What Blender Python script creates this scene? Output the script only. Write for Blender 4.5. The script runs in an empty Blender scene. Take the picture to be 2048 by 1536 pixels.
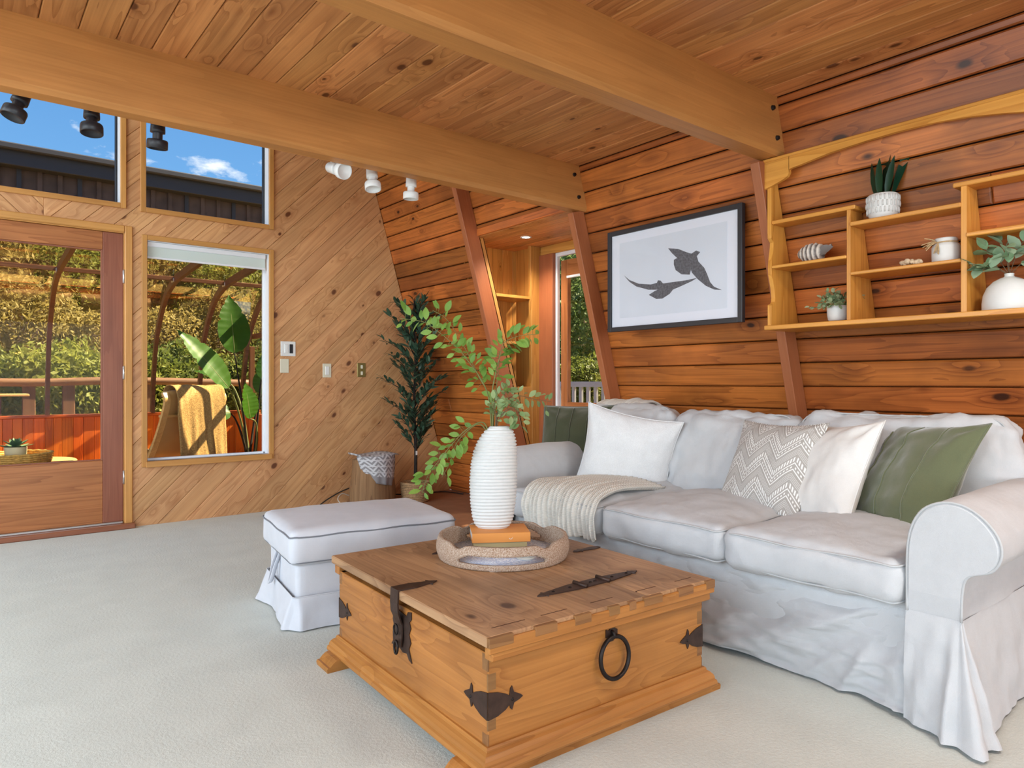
import bpy, bmesh, math, random
from mathutils import Vector, Matrix, noise
import numpy as np

# ------------------------------------------------------------------ camera, world, lights
SC = bpy.context.scene
COL = SC.collection
random.seed(7)
PI = math.pi

cam_d = bpy.data.cameras.new('camera')
cam_d.sensor_width = 36.0
cam_d.lens = 1384.0 / 2048.0 * 36.0
cam_d.clip_start = 0.05
cam_d.clip_end = 200
cam_d.shift_y = -3.0 / 2048.0
cam = bpy.data.objects.new('camera', cam_d)
COL.objects.link(cam)
cam.location = (0, 0, 1.03)
cam.rotation_euler = (PI / 2, 0, -math.atan(1110.0 / 1384.0))
SC.camera = cam

SC.view_settings.view_transform = 'Standard'
SC.view_settings.look = 'None'
SC.view_settings.exposure = 0.22
SC.view_settings.gamma = 1.0
SC.view_settings.use_curve_mapping = False

def N(nt, t, **kw):
    n = nt.nodes.new(t)
    for k, v in kw.items():
        setattr(n, k, v)
    return n

def N_sub(nt, a, z):
    m = N(nt, 'ShaderNodeMath', operation='MULTIPLY_ADD')
    nt.links.new(z, m.inputs[0])
    m.inputs[1].default_value = -0.9
    nt.links.new(a, m.inputs[2])
    return m.outputs[0]

# sky: blue with a few small cumulus clouds
W = bpy.data.worlds.new('sky')
SC.world = W
W.use_nodes = True
nt = W.node_tree
nt.nodes.clear()
out = N(nt, 'ShaderNodeOutputWorld')
bg = N(nt, 'ShaderNodeBackground')
tc = N(nt, 'ShaderNodeTexCoord')
sep = N(nt, 'ShaderNodeSeparateXYZ')
nt.links.new(tc.outputs['Generated'], sep.inputs[0])
rmp = N(nt, 'ShaderNodeValToRGB')
rmp.color_ramp.elements[0].position = 0.0
rmp.color_ramp.elements[0].color = (0.24, 0.52, 0.88, 1)
rmp.color_ramp.elements[1].position = 0.55
rmp.color_ramp.elements[1].color = (0.05, 0.19, 0.52, 1)
nt.links.new(sep.outputs[2], rmp.inputs[0])
mp = N(nt, 'ShaderNodeMapping')
mp.inputs['Scale'].default_value = (1.0, 1.0, 2.2)
mp.inputs['Location'].default_value = (0.35, 0.1, 0.2)
nt.links.new(tc.outputs['Generated'], mp.inputs[0])
nz = N(nt, 'ShaderNodeTexNoise')
nz.inputs['Scale'].default_value = 7.0
nz.inputs['Detail'].default_value = 8
nz.inputs['Roughness'].default_value = 0.6
nt.links.new(mp.outputs[0], nz.inputs[0])
cr = N(nt, 'ShaderNodeMapRange')
cr.inputs[1].default_value = 0.30
cr.inputs[2].default_value = 0.40
nt.links.new(N_sub(nt, nz.outputs[0], sep.outputs[2]), cr.inputs[0])
mx = N(nt, 'ShaderNodeMix', data_type='RGBA')
nt.links.new(cr.outputs[0], mx.inputs[0])
nt.links.new(rmp.outputs[0], mx.inputs[6])
mx.inputs[7].default_value = (0.95, 0.97, 1.0, 1)
nt.links.new(mx.outputs[2], bg.inputs[0])
bg.inputs[1].default_value = 1.1
nt.links.new(bg.outputs[0], out.inputs[0])

def lamp(name, kind, loc, rot, energy, color, **kw):
    d = bpy.data.lights.new(name, kind)
    d.energy = energy
    d.color = color
    for k, v in kw.items():
        setattr(d, k, v)
    o = bpy.data.objects.new(name, d)
    COL.objects.link(o)
    o.location = loc
    o.rotation_euler = rot
    return o

# afternoon sun over the sunroom (comes from the right, past the house)
SUN_DIR = Vector((-0.68, 0.13, -0.72)).normalized()
s = lamp('sun', 'SUN', (0, 0, 10), (0, 0, 0), 19.0, (1.0, 0.84, 0.58), angle=0.01)
s.rotation_euler = SUN_DIR.to_track_quat('-Z', 'Y').to_euler()
# added soft lights behind, left and overhead, standing in for windows not in view
lamp('added_rear_light', 'AREA', (-0.4, -5.7, 1.3), (PI / 2, 0, 0), 185, (0.78, 0.91, 1.0),
     shape='RECTANGLE', size=6.4, size_y=1.9)
lamp('added_left_light', 'AREA', (-4.7, 1.0, 2.3), (PI / 2 - 0.30, 0, -PI / 2), 370, (0.78, 0.91, 1.0),
     shape='RECTANGLE', size=8.0, size_y=3.2)
lamp('added_overhead_light', 'AREA', (-2.6, 0.2, 4.35), (0, 0.25, 0), 250, (0.78, 0.91, 1.0),
     shape='RECTANGLE', size=2.6, size_y=6.0)

# ------------------------------------------------------------------ helpers
def mesh_obj(name, verts, faces, mat, parent=None, smooth=False):
    me = bpy.data.meshes.new(name)
    me.from_pydata([tuple(v) for v in verts], [], faces)
    me.materials.append(mat)
    if smooth:
        for p in me.polygons:
            p.use_smooth = True
    o = bpy.data.objects.new(name, me)
    COL.objects.link(o)
    if parent:
        o.parent = parent
    return o

def bm_obj(name, bm, mat, parent=None, smooth=False):
    bmesh.ops.recalc_face_normals(bm, faces=bm.faces[:])
    me = bpy.data.meshes.new(name)
    bm.to_mesh(me)
    bm.free()
    me.materials.append(mat)
    if smooth:
        for p in me.polygons:
            p.use_smooth = True
    o = bpy.data.objects.new(name, me)
    COL.objects.link(o)
    if parent:
        o.parent = parent
    return o

def tag(o, label, cat, group=None, kind=None):
    o['label'] = label
    o['category'] = cat
    if group:
        o['group'] = group
    if kind:
        o['kind'] = kind
    return o

def thing(name, label, cat, loc=(0, 0, 0), rotz=0.0, group=None):
    o = bpy.data.objects.new(name, None)
    o.empty_display_size = 0.1
    COL.objects.link(o)
    o.location = loc
    o.rotation_euler = (0, 0, rotz)
    tag(o, label, cat, group)
    return o

def struct(o, label=None, cat=None):
    o['kind'] = 'structure'
    if label:
        o['label'] = label
    if cat:
        o['category'] = cat
    return o

def add_box(bm, x0, x1, y0, y1, z0, z1, bevel=0.0, seg=1, M=None):
    t = bmesh.new()
    bmesh.ops.create_cube(t, size=1.0)
    for v in t.verts:
        v.co = Vector((x0 + (v.co.x + .5) * (x1 - x0), y0 + (v.co.y + .5) * (y1 - y0), z0 + (v.co.z + .5) * (z1 - z0)))
    if bevel > 0:
        bmesh.ops.bevel(t, geom=t.edges[:], offset=bevel, segments=seg, affect='EDGES', profile=0.5)
    join(bm, t, M)

def join(bm, t, M=None):
    me = bpy.data.meshes.new('tmp')
    t.to_mesh(me)
    t.free()
    if M is not None:
        me.transform(M)
    bm.from_mesh(me)
    bpy.data.meshes.remove(me)

def box(name, x0, x1, y0, y1, z0, z1, mat, parent=None, bevel=0.004, seg=1, smooth=False):
    bm = bmesh.new()
    add_box(bm, x0, x1, y0, y1, z0, z1, bevel, seg)
    return bm_obj(name, bm, mat, parent, smooth)

def lbox(name, cx, cy, cz, lx, ly, lz, mat, parent=None, bevel=0.004, R=None, seg=1):
    """box whose local x is its length, so that grain follows it; R = 3x3 of axes as columns"""
    o = box(name, -lx / 2, lx / 2, -ly / 2, ly / 2, -lz / 2, lz / 2, mat, parent, bevel, seg)
    M = Matrix.Translation((cx, cy, cz))
    if R is not None:
        M = M @ R.to_4x4()
    o.matrix_local = M
    return o

def axes(x, y, z):
    return Matrix((x, y, z)).transposed()

AX = axes((1, 0, 0), (0, 1, 0), (0, 0, 1))
AY = axes((0, 1, 0), (-1, 0, 0), (0, 0, 1))      # length along Y
AZ = axes((0, 0, 1), (1, 0, 0), (0, 1, 0))       # length along Z
AYX = axes((0, 1, 0), (0, 0, 1), (1, 0, 0))      # length along Y, width vertical
AXZ = axes((1, 0, 0), (0, 0, 1), (0, -1, 0))     # length along X, width vertical

def inset_poly(p, c, keep=()):
    """keep: indices of edges that are not moved"""
    n = len(p)
    L = []
    for i in range(n):
        a, b = Vector(p[i]), Vector(p[(i + 1) % n])
        d = (b - a)
        if d.length < 1e-6:
            return None
        d.normalize()
        nn = Vector((-d.y, d.x))
        L.append((a + nn * (0.0 if i in keep else c), d))
    r = []
    for i in range(n):
        (p0, d0), (p1, d1) = L[i - 1], L[i]
        cr_ = d0.x * d1.y - d0.y * d1.x
        if abs(cr_) < 1e-5:
            r.append(p1)
            continue
        w = p1 - p0
        t = (w.x * d1.y - w.y * d1.x) / cr_
        r.append(p0 + d0 * t)
    # still the same way round and small?
    a = sum(r[i].x * r[(i + 1) % n].y - r[(i + 1) % n].x * r[i].y for i in range(n))
    if a <= 0:
        return None
    return r

def area2(p):
    n = len(p)
    return sum(p[i][0] * p[(i + 1) % n][1] - p[(i + 1) % n][0] * p[i][1] for i in range(n)) / 2

def poly_plank(name, poly, t, mat, parent, M, c=0.004):
    """prism of a convex polygon (local x = grain) with a chamfered front rim"""
    if area2(poly) < 0:
        poly = poly[::-1]
    # drop near-duplicate corners
    q = []
    for p in poly:
        if not q or (Vector(p) - Vector(q[-1])).length > 1e-4:
            q.append(p)
    if len(q) > 2 and (Vector(q[0]) - Vector(q[-1])).length < 1e-4:
        q.pop()
    poly = q
    if len(poly) < 3 or area2(poly) < 2e-4:
        return None
    ins = inset_poly(poly, c)
    n = len(poly)
    vs = [(p[0], p[1], 0) for p in poly]
    if ins is None:
        vs += [(p[0], p[1], t) for p in poly]
        fs = [tuple(range(n))[::-1], tuple(range(n, 2 * n))]
        fs += [(i, (i + 1) % n, n + (i + 1) % n, n + i) for i in range(n)]
    else:
        vs += [(p[0], p[1], t - c) for p in poly] + [(p[0], p[1], t) for p in ins]
        fs = [tuple(range(n))[::-1], tuple(range(2 * n, 3 * n))]
        for k in (0, n):
            fs += [(k + i, k + (i + 1) % n, k + n + (i + 1) % n, k + n + i) for i in range(n)]
    o = mesh_obj(name, vs, fs, mat, parent)
    o.matrix_local = M
    return o

def clip_half(p, nx, ny, d):
    """keep nx*x+ny*y <= d"""
    r = []
    n = len(p)
    for i in range(n):
        a, b = p[i], p[(i + 1) % n]
        da, db = nx * a[0] + ny * a[1] - d, nx * b[0] + ny * b[1] - d
        if da <= 0:
            r.append(a)
        if (da < 0 < db) or (db < 0 < da):
            t = da / (da - db)
            r.append((a[0] + (b[0] - a[0]) * t, a[1] + (b[1] - a[1]) * t))
    return r

def minus_rect(polys, x0, x1, z0, z1):
    res = []
    for p in polys:
        l = clip_half(p, 1, 0, x0)
        r = clip_half(p, -1, 0, -x1)
        m = clip_half(clip_half(p, -1, 0, -x0), 1, 0, x1)
        lo = clip_half(m, 0, 1, z0) if len(m) > 2 else []
        hi = clip_half(m, 0, -1, -z1) if len(m) > 2 else []
        for q in (l, r, lo, hi):
            if len(q) > 2 and abs(area2(q)) > 2e-4:
                res.append(q)
    return res

def tube(bm, pts, r, seg=8, closed=False, rx=None):
    pts = [Vector(p) for p in pts]
    n = len(pts)
    rings = []
    up = Vector((0, 0, 1))
    prev = None
    for i, p in enumerate(pts):
        if closed:
            t = pts[(i + 1) % n] - pts[i - 1]
        else:
            t = pts[min(i + 1, n - 1)] - pts[max(i - 1, 0)]
        if t.length < 1e-9:
            t = Vector((0, 0, 1))
        t.normalize()
        if prev is None:
            a = t.cross(up)
            if a.length < 1e-3:
                a = t.cross(Vector((1, 0, 0)))
            a.normalize()
        else:
            a = prev - t * prev.dot(t)
            if a.length < 1e-6:
                a = t.cross(up)
            a.normalize()
        prev = a
        b = t.cross(a)
        rr = r[i] if isinstance(r, (list, tuple)) else r
        rings.append([bm.verts.new(p + (a * math.cos(2 * PI * k / seg) + b * math.sin(2 * PI * k / seg)) * rr) for k in range(seg)])
    m = n if closed else n - 1
    for i in range(m):
        A, B = rings[i], rings[(i + 1) % n]
        for k in range(seg):
            bm.faces.new((A[k], A[(k + 1) % seg], B[(k + 1) % seg], B[k]))
    if not closed:
        bm.faces.new(rings[0][::-1])
        bm.faces.new(rings[-1])

def tube_obj(name, pts, r, mat, parent=None, seg=8, closed=False):
    bm = bmesh.new()
    tube(bm, pts, r, seg, closed)
    return bm_obj(name, bm, mat, parent, True)

def lathe(name, prof, mat, parent=None, seg=32, sx=1.0, sy=1.0, cx=0, cy=0, cap=True):
    vs, fs = [], []
    n = len(prof)
    for (r, z) in prof:
        for k in range(seg):
            a = 2 * PI * k / seg
            vs.append((cx + r * sx * math.cos(a), cy + r * sy * math.sin(a), z))
    for i in range(n - 1):
        for k in range(seg):
            fs.append((i * seg + k, i * seg + (k + 1) % seg, (i + 1) * seg + (k + 1) % seg, (i + 1) * seg + k))
    if cap:
        fs.append(tuple(range(seg))[::-1])
        fs.append(tuple((n - 1) * seg + k for k in range(seg)))
    return mesh_obj(name, vs, fs, mat, parent, True)

def smooth_path(pts, n=8):
    """Catmull-Rom"""
    P = [Vector(p) for p in pts]
    P = [P[0] * 2 - P[1]] + P + [P[-1] * 2 - P[-2]]
    r = []
    for i in range(1, len(P) - 2):
        for k in range(n):
            t = k / n
            a, b, c, d = P[i - 1], P[i], P[i + 1], P[i + 2]
            r.append(0.5 * ((2 * b) + (c - a) * t + (2 * a - 5 * b + 4 * c - d) * t * t + (3 * b - a - 3 * c + d) * t ** 3))
    r.append(P[-2].copy())
    return r

def lerp_curve(xs, ys, x):
    return float(np.interp(x, xs, ys))

# ------------------------------------------------------------------ materials
MATS = {}
def new_mat(name):
    m = bpy.data.materials.new(name)
    m.use_nodes = True
    nt = m.node_tree
    nt.nodes.clear()
    o = N(nt, 'ShaderNodeOutputMaterial')
    b = N(nt, 'ShaderNodeBsdfPrincipled')
    nt.links.new(b.outputs[0], o.inputs[0])
    MATS[name] = m
    return m, nt, b

def srgb(r, g, b):
    f = lambda c: ((c / 255 + 0.055) / 1.055) ** 2.4 if c > 10 else c / 255 / 12.92
    return (f(r), f(g), f(b), 1)

def math_n(nt, op, a, b=None, c=None):
    n = N(nt, 'ShaderNodeMath', operation=op)
    for i, v in enumerate((a, b, c)):
        if v is None:
            continue
        if isinstance(v, (int, float)):
            n.inputs[i].default_value = v
        else:
            nt.links.new(v, n.inputs[i])
    return n.outputs[0]

def maprange(nt, v, a, b, c=0.0, d=1.0):
    n = N(nt, 'ShaderNodeMapRange')
    nt.links.new(v, n.inputs[0])
    for i, x in enumerate((a, b, c, d)):
        n.inputs[i + 1].default_value = x
    return n.outputs[0]

def mixc(nt, f, a, b, mode='MIX'):
    n = N(nt, 'ShaderNodeMix', data_type='RGBA', blend_type=mode)
    if isinstance(f, (int, float)):
        n.inputs[0].default_value = f
    else:
        nt.links.new(f, n.inputs[0])
    for i, v in ((6, a), (7, b)):
        if isinstance(v, tuple):
            n.inputs[i].default_value = v
        else:
            nt.links.new(v, n.inputs[i])
    return n.outputs[2]

def bump(nt, b, h, strength=0.3, dist=0.002):
    n = N(nt, 'ShaderNodeBump')
    n.inputs['Strength'].default_value = strength
    n.inputs['Distance'].default_value = dist
    nt.links.new(h, n.inputs['Height'])
    nt.links.new(n.outputs[0], b.inputs['Normal'])

def wood(name, light, dark, knot_c=(60, 28, 14), knots=0.5, rough=0.42, var=0.22, kscale=(3.0, 5.5), ksize=0.075, grain=1.0, huevar=0.012, stain=0.0, ringw=0.42):
    """grain runs along the piece's own x axis"""
    m, nt, b = new_mat(name)
    tc = N(nt, 'ShaderNodeTexCoord')
    oi = N(nt, 'ShaderNodeObjectInfo')
    rv = N(nt, 'ShaderNodeVectorMath', operation='SCALE')
    cmb = N(nt, 'ShaderNodeCombineXYZ')
    for i, k in enumerate((37.0, 91.0, 53.0)):
        nt.links.new(math_n(nt, 'MULTIPLY', oi.outputs['Random'], k), cmb.inputs[i])
    ad = N(nt, 'ShaderNodeVectorMath', operation='ADD')
    nt.links.new(tc.outputs['Object'], ad.inputs[0])
    nt.links.new(cmb.outputs[0], ad.inputs[1])
    P = ad.outputs[0]
    # knots
    kv = N(nt, 'ShaderNodeVectorMath', operation='MULTIPLY')
    nt.links.new(P, kv.inputs[0])
    kv.inputs[1].default_value = (kscale[0], kscale[1], 0.0)
    wob = N(nt, 'ShaderNodeTexNoise')
    wob.inputs['Scale'].default_value = 9.0
    nt.links.new(P, wob.inputs[0])
    kv2 = N(nt, 'ShaderNodeVectorMath', operation='MULTIPLY_ADD')
    nt.links.new(wob.outputs[1], kv2.inputs[0])
    kv2.inputs[1].default_value = (0.10, 0.10, 0)
    nt.links.new(kv.outputs[0], kv2.inputs[2])
    vo = N(nt, 'ShaderNodeTexVoronoi')
    vo.inputs['Scale'].default_value = 1.0
    nt.links.new(kv2.outputs[0], vo.inputs['Vector'])
    sc_ = N(nt, 'ShaderNodeSeparateColor')
    nt.links.new(vo.outputs['Color'], sc_.inputs[0])
    gate = maprange(nt, sc_.outputs[0], 1 - knots - 0.02, 1 - knots + 0.02)
    size = maprange(nt, sc_.outputs[1], 0, 1, ksize * 0.55, ksize * 1.35)
    d = math_n(nt, 'DIVIDE', vo.outputs['Distance'], size)
    kn = math_n(nt, 'MULTIPLY', maprange(nt, d, 0.75, 1.15, 1, 0), gate)
    halo = math_n(nt, 'MULTIPLY', maprange(nt, d, 0.8, 4.0, 1, 0), gate)
    # grain
    sp = N(nt, 'ShaderNodeSeparateXYZ')
    nt.links.new(P, sp.inputs[0])
    lw = N(nt, 'ShaderNodeTexNoise')
    lw.inputs['Scale'].default_value = 1.0
    lw.inputs['Detail'].default_value = 2
    sv = N(nt, 'ShaderNodeVectorMath', operation='MULTIPLY')
    nt.links.new(P, sv.inputs[0])
    sv.inputs[1].default_value = (0.5, 8.0, 8.0)
    nt.links.new(sv.outputs[0], lw.inputs[0])
    ring = math_n(nt, 'MULTIPLY_ADD', lw.outputs[0], 9.0 * grain, math_n(nt, 'MULTIPLY', halo, 1.6))
    ring = math_n(nt, 'FRACT', ring)
    ring = math_n(nt, 'MULTIPLY', ring, ring)
    fs = N(nt, 'ShaderNodeVectorMath', operation='MULTIPLY')
    nt.links.new(P, fs.inputs[0])
    fs.inputs[1].default_value = (2.2, 130.0, 130.0)
    fn = N(nt, 'ShaderNodeTexNoise')
    fn.inputs['Scale'].default_value = 1.0
    fn.inputs['Detail'].default_value = 3
    nt.links.new(fs.outputs[0], fn.inputs[0])
    g = math_n(nt, 'MULTIPLY_ADD', ring, ringw, math_n(nt, 'MULTIPLY', fn.outputs[0], 0.62))
    g = math_n(nt, 'MULTIPLY_ADD', halo, 0.28, g)
    g = maprange(nt, g, 0.18, 0.95)
    c = mixc(nt, g, light, dark)
    # blotches
    bl = N(nt, 'ShaderNodeTexNoise')
    bl.inputs['Scale'].default_value = 1.0
    bl.inputs['Detail'].default_value = 4
    bs = N(nt, 'ShaderNodeVectorMath', operation='MULTIPLY')
    nt.links.new(P, bs.inputs[0])
    bs.inputs[1].default_value = (2.4, 9.0, 9.0)
    nt.links.new(bs.outputs[0], bl.inputs[0])
    hs = N(nt, 'ShaderNodeHueSaturation')
    r2 = math_n(nt, 'FRACT', math_n(nt, 'MULTIPLY', oi.outputs['Random'], 7.31))
    r3 = math_n(nt, 'FRACT', math_n(nt, 'MULTIPLY', oi.outputs['Random'], 13.7))
    nt.links.new(maprange(nt, r3, 0, 1, 0.5 - huevar * .35, 0.5 + huevar * .35), hs.inputs['Hue'])
    val = math_n(nt, 'MULTIPLY', maprange(nt, r2, 0, 1, 1 - var, 1 + var), maprange(nt, bl.outputs[0], 0.25, 0.75, 0.86, 1.12))
    if stain:
        st = N(nt, 'ShaderNodeTexNoise')
        st.inputs['Scale'].default_value = 2.3
        st.inputs['Detail'].default_value = 5
        nt.links.new(P, st.inputs[0])
        val = math_n(nt, 'MULTIPLY', val, maprange(nt, st.outputs[0], 0.38, 0.55, 1 - stain, 1.0))
    nt.links.new(val, hs.inputs['Value'])
    nt.links.new(c, hs.inputs['Color'])
    c = mixc(nt, math_n(nt, 'MULTIPLY', kn, 0.9), hs.outputs[0], srgb(*knot_c))
    nt.links.new(c, b.inputs['Base Color'])
    b.inputs['Roughness'].default_value = rough
    b.inputs['Specular IOR Level'].default_value = 0.4
    bump(nt, b, g, 0.12, 0.001)
    return m

def plain(name, col, rough=0.5, metal=0.0, spec=0.5, nscale=0, namt=0.0, bscale=0, bstr=0.0, bdist=0.001):
    m, nt, b = new_mat(name)
    b.inputs['Roughness'].default_value = rough
    b.inputs['Metallic'].default_value = metal
    b.inputs['Specular IOR Level'].default_value = spec
    tc = N(nt, 'ShaderNodeTexCoord')
    if nscale:
        n = N(nt, 'ShaderNodeTexNoise')
        n.inputs['Scale'].default_value = nscale
        n.inputs['Detail'].default_value = 4
        nt.links.new(tc.outputs['Object'], n.inputs[0])
        v = maprange(nt, n.outputs[0], 0.3, 0.7, 1 - namt, 1 + namt)
        hs = N(nt, 'ShaderNodeHueSaturation')
        hs.inputs['Color'].default_value = col
        nt.links.new(v, hs.inputs['Value'])
        nt.links.new(hs.outputs[0], b.inputs['Base Color'])
    else:
        b.inputs['Base Color'].default_value = col
    if bscale:
        n = N(nt, 'ShaderNodeTexNoise')
        n.inputs['Scale'].default_value = bscale
        n.inputs['Detail'].default_value = 3
        nt.links.new(tc.outputs['Object'], n.inputs[0])
        bump(nt, b, n.outputs[0], bstr, bdist)
    return m

def fabric(name, col, weave=900, wr=0.35, namt=0.06, sheen=0.2, rough=0.9):
    m, nt, b = new_mat(name)
    tc = N(nt, 'ShaderNodeTexCoord')
    n1 = N(nt, 'ShaderNodeTexNoise')
    n1.inputs['Scale'].default_value = weave
    n1.inputs['Detail'].default_value = 2
    n2 = N(nt, 'ShaderNodeTexNoise')
    n2.inputs['Scale'].default_value = 14
    n2.inputs['Detail'].default_value = 5
    for n in (n1, n2):
        nt.links.new(tc.outputs['Object'], n.inputs[0])
    hs = N(nt, 'ShaderNodeHueSaturation')
    hs.inputs['Color'].default_value = col
    v = math_n(nt, 'MULTIPLY', maprange(nt, n1.outputs[0], 0.3, 0.7, 1 - namt, 1 + namt), maprange(nt, n2.outputs[0], 0.3, 0.7, 0.97, 1.03))
    nt.links.new(v, hs.inputs['Value'])
    nt.links.new(hs.outputs[0], b.inputs['Base Color'])
    b.inputs['Roughness'].default_value = rough
    b.inputs['Specular IOR Level'].default_value = 0.15
    b.inputs['Sheen Weight'].default_value = sheen
    b.inputs['Sheen Roughness'].default_value = 0.5
    h = math_n(nt, 'MULTIPLY_ADD', n2.outputs[0], 2.0, math_n(nt, 'MULTIPLY', n1.outputs[0], 0.35))
    bump(nt, b, h, wr, 0.006)
    return m

def leafmat(name, c1, c2, trans=0.35, rough=0.45, edge=None):
    m, nt, b = new_mat(name)
    tc = N(nt, 'ShaderNodeTexCoord')
    oi = N(nt, 'ShaderNodeObjectInfo')
    n = N(nt, 'ShaderNodeTexNoise')
    n.inputs['Scale'].default_value = 40
    nt.links.new(tc.outputs['Object'], n.inputs[0])
    f = math_n(nt, 'ADD', math_n(nt, 'MULTIPLY', oi.outputs['Random'], 0.7), math_n(nt, 'MULTIPLY', n.outputs[0], 0.4))
    c = mixc(nt, f, c1, c2)
    nt.links.new(c, b.inputs['Base Color'])
    b.inputs['Roughness'].default_value = rough
    b.inputs['Specular IOR Level'].default_value = 0.35
    tr = N(nt, 'ShaderNodeBsdfTranslucent')
    nt.links.new(c, tr.inputs[0])
    ms = N(nt, 'ShaderNodeMixShader')
    ms.inputs[0].default_value = trans
    nt.links.new(b.outputs[0], ms.inputs[1])
    nt.links.new(tr.outputs[0], ms.inputs[2])
    nt.links.new(ms.outputs[0], nt.nodes['Material Output'].inputs[0])
    return m

def glassmat(name, tint=(1, 1, 1, 1), refl=1.0):
    m, nt, b = new_mat(name)
    nt.nodes.remove(b)
    t = N(nt, 'ShaderNodeBsdfTransparent')
    t.inputs[0].default_value = tint
    g = N(nt, 'ShaderNodeBsdfGlossy')
    g.inputs['Roughness'].default_value = 0.01
    fr = N(nt, 'ShaderNodeFresnel')
    fr.inputs[0].default_value = 1.35
    ms = N(nt, 'ShaderNodeMixShader')
    nt.links.new(math_n(nt, 'MULTIPLY', fr.outputs[0], refl), ms.inputs[0])
    nt.links.new(t.outputs[0], ms.inputs[1])
    nt.links.new(g.outputs[0], ms.inputs[2])
    nt.links.new(ms.outputs[0], nt.nodes['Material Output'].inputs[0])
    return m

W_CEDAR = wood('cedar_wall', srgb(196, 113, 52), srgb(114, 54, 21), (46, 22, 12), 0.55, 0.36, 0.34, (3.4, 6.5), 0.10, 1.0, 0.010, 0.30, 0.30)
W_PINE = wood('knotty_pine', srgb(218, 166, 116), srgb(184, 128, 82), (92, 46, 26), 0.85, 0.4, 0.09, (4.6, 7.0), 0.115, 0.9, 0.008)
W_CEIL = wood('ceiling_pine', srgb(210, 146, 88), srgb(158, 98, 52), (84, 42, 20), 0.75, 0.42, 0.18, (4.0, 7.0), 0.10, 0.9, 0.01)
W_BEAM = wood('beam_fir', srgb(200, 138, 76), srgb(168, 108, 54), (80, 44, 22), 0.15, 0.48, 0.06, (1.6, 4.0), 0.05, 0.8, 0.004, 0.0, 0.16)
W_POST = wood('post_fir', srgb(174, 104, 66), srgb(152, 84, 50), (90, 46, 26), 0.06, 0.45, 0.05, (2, 5), 0.05, 0.7, 0.004, 0.0, 0.15)
W_TRIM = wood('trim_pine', srgb(204, 148, 82), srgb(180, 120, 60), (110, 64, 32), 0.10, 0.4, 0.06, (2, 6), 0.05, 0.8, 0.004, 0.0, 0.2)
W_DOOR = wood('door_fir', srgb(152, 94, 68), srgb(118, 64, 46), (80, 40, 26), 0.15, 0.36, 0.07, (2, 5), 0.05, 0.8, 0.008, 0.0, 0.2)
W_DPAN = wood('door_panel_fir', srgb(180, 114, 66), srgb(136, 76, 38), (84, 44, 26), 0.2, 0.34, 0.02, (1.6, 4), 0.05, 1.3, 0.004)
W_SHELF = wood('shelf_pine', srgb(220, 156, 72), srgb(188, 118, 42), (96, 50, 22), 0.28, 0.34, 0.07, (3, 7), 0.06, 1.0, 0.006)
W_NICHE = wood('niche_pine', srgb(214, 156, 80), srgb(178, 116, 50), (100, 56, 26), 0.3, 0.38, 0.08, (3, 6), 0.06, 0.9, 0.006)
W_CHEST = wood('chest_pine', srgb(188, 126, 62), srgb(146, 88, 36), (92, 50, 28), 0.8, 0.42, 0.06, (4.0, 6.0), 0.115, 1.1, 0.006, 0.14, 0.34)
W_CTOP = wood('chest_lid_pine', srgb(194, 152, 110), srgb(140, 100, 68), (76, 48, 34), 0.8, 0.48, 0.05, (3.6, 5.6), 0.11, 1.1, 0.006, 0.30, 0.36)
W_CEND = wood('chest_end_grain', srgb(150, 106, 62), srgb(116, 76, 42), (70, 44, 26), 0.1, 0.5, 0.08)
W_SUN = wood('sunroom_cedar', srgb(232, 122, 38), srgb(186, 82, 20), (80, 34, 14), 0.25, 0.36, 0.30, (2.5, 6), 0.07, 0.8, 0.016)
W_RIB = wood('glazing_rib_wood', srgb(116, 72, 46), srgb(78, 46, 28), (50, 28, 16), 0.02, 0.4, 0.05)
W_BENT = wood('bent_birch', srgb(216, 172, 110), srgb(192, 144, 86), (150, 104, 58), 0.0, 0.38, 0.03)
W_RAIL = wood('rail_cedar', srgb(128, 90, 60), srgb(92, 62, 40), (60, 38, 24), 0.05, 0.6, 0.08)
W_STUMP = wood('stump_bark', srgb(158, 120, 84), srgb(114, 80, 52), (70, 46, 30), 0.1, 0.8, 0.05)
M_JOINT = plain('joint_shadow_backing', srgb(70, 34, 16), 0.8)  # backing coloured dark, standing in for shadow in the plank joints
M_SHELL = plain('unseen_wall_board', srgb(216, 210, 200), 0.7)
M_SHELLW = plain('unseen_plaster', srgb(214, 206, 194), 0.8)
M_SLIP = fabric('slipcover_linen', srgb(200, 200, 201), 700, 0.5, 0.035, 0.1)
M_SLIP2 = fabric('ottoman_linen', srgb(208, 209, 215), 700, 0.12, 0.03, 0.1)
M_PIPE = fabric('piping_linen', srgb(188, 188, 188), 700, 0.1, 0.03, 0.1)
M_PIPED = fabric('dark_piping', srgb(126, 128, 134), 700, 0.1, 0.03, 0.1)
M_BOUCLE = fabric('white_boucle', srgb(228, 228, 228), 260, 0.8, 0.06, 0.2)
M_WLINEN = fabric('off_white_linen', srgb(226, 222, 217), 600, 0.25, 0.03, 0.1)
M_VELVET = fabric('green_velvet', srgb(98, 102, 72), 500, 0.25, 0.06, 0.7, 0.7)
M_VELVETD = fabric('dark_green_velvet', srgb(66, 69, 46), 500, 0.25, 0.06, 0.6, 0.7)
M_IRON = plain('wrought_iron', srgb(70, 52, 44), 0.5, 0.55, 0.5, 30, 0.25, 160, 0.3)
M_IRONB = plain('black_iron', srgb(44, 38, 36), 0.45, 0.7, 0.5, 30, 0.2, 200, 0.2)
M_STEEL = plain('hinge_steel', srgb(205, 205, 205), 0.3, 0.9)
M_WHITEP = plain('white_plastic', srgb(236, 236, 232), 0.35)
M_ALMOND = plain('almond_plastic', srgb(226, 220, 196), 0.4)
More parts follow.
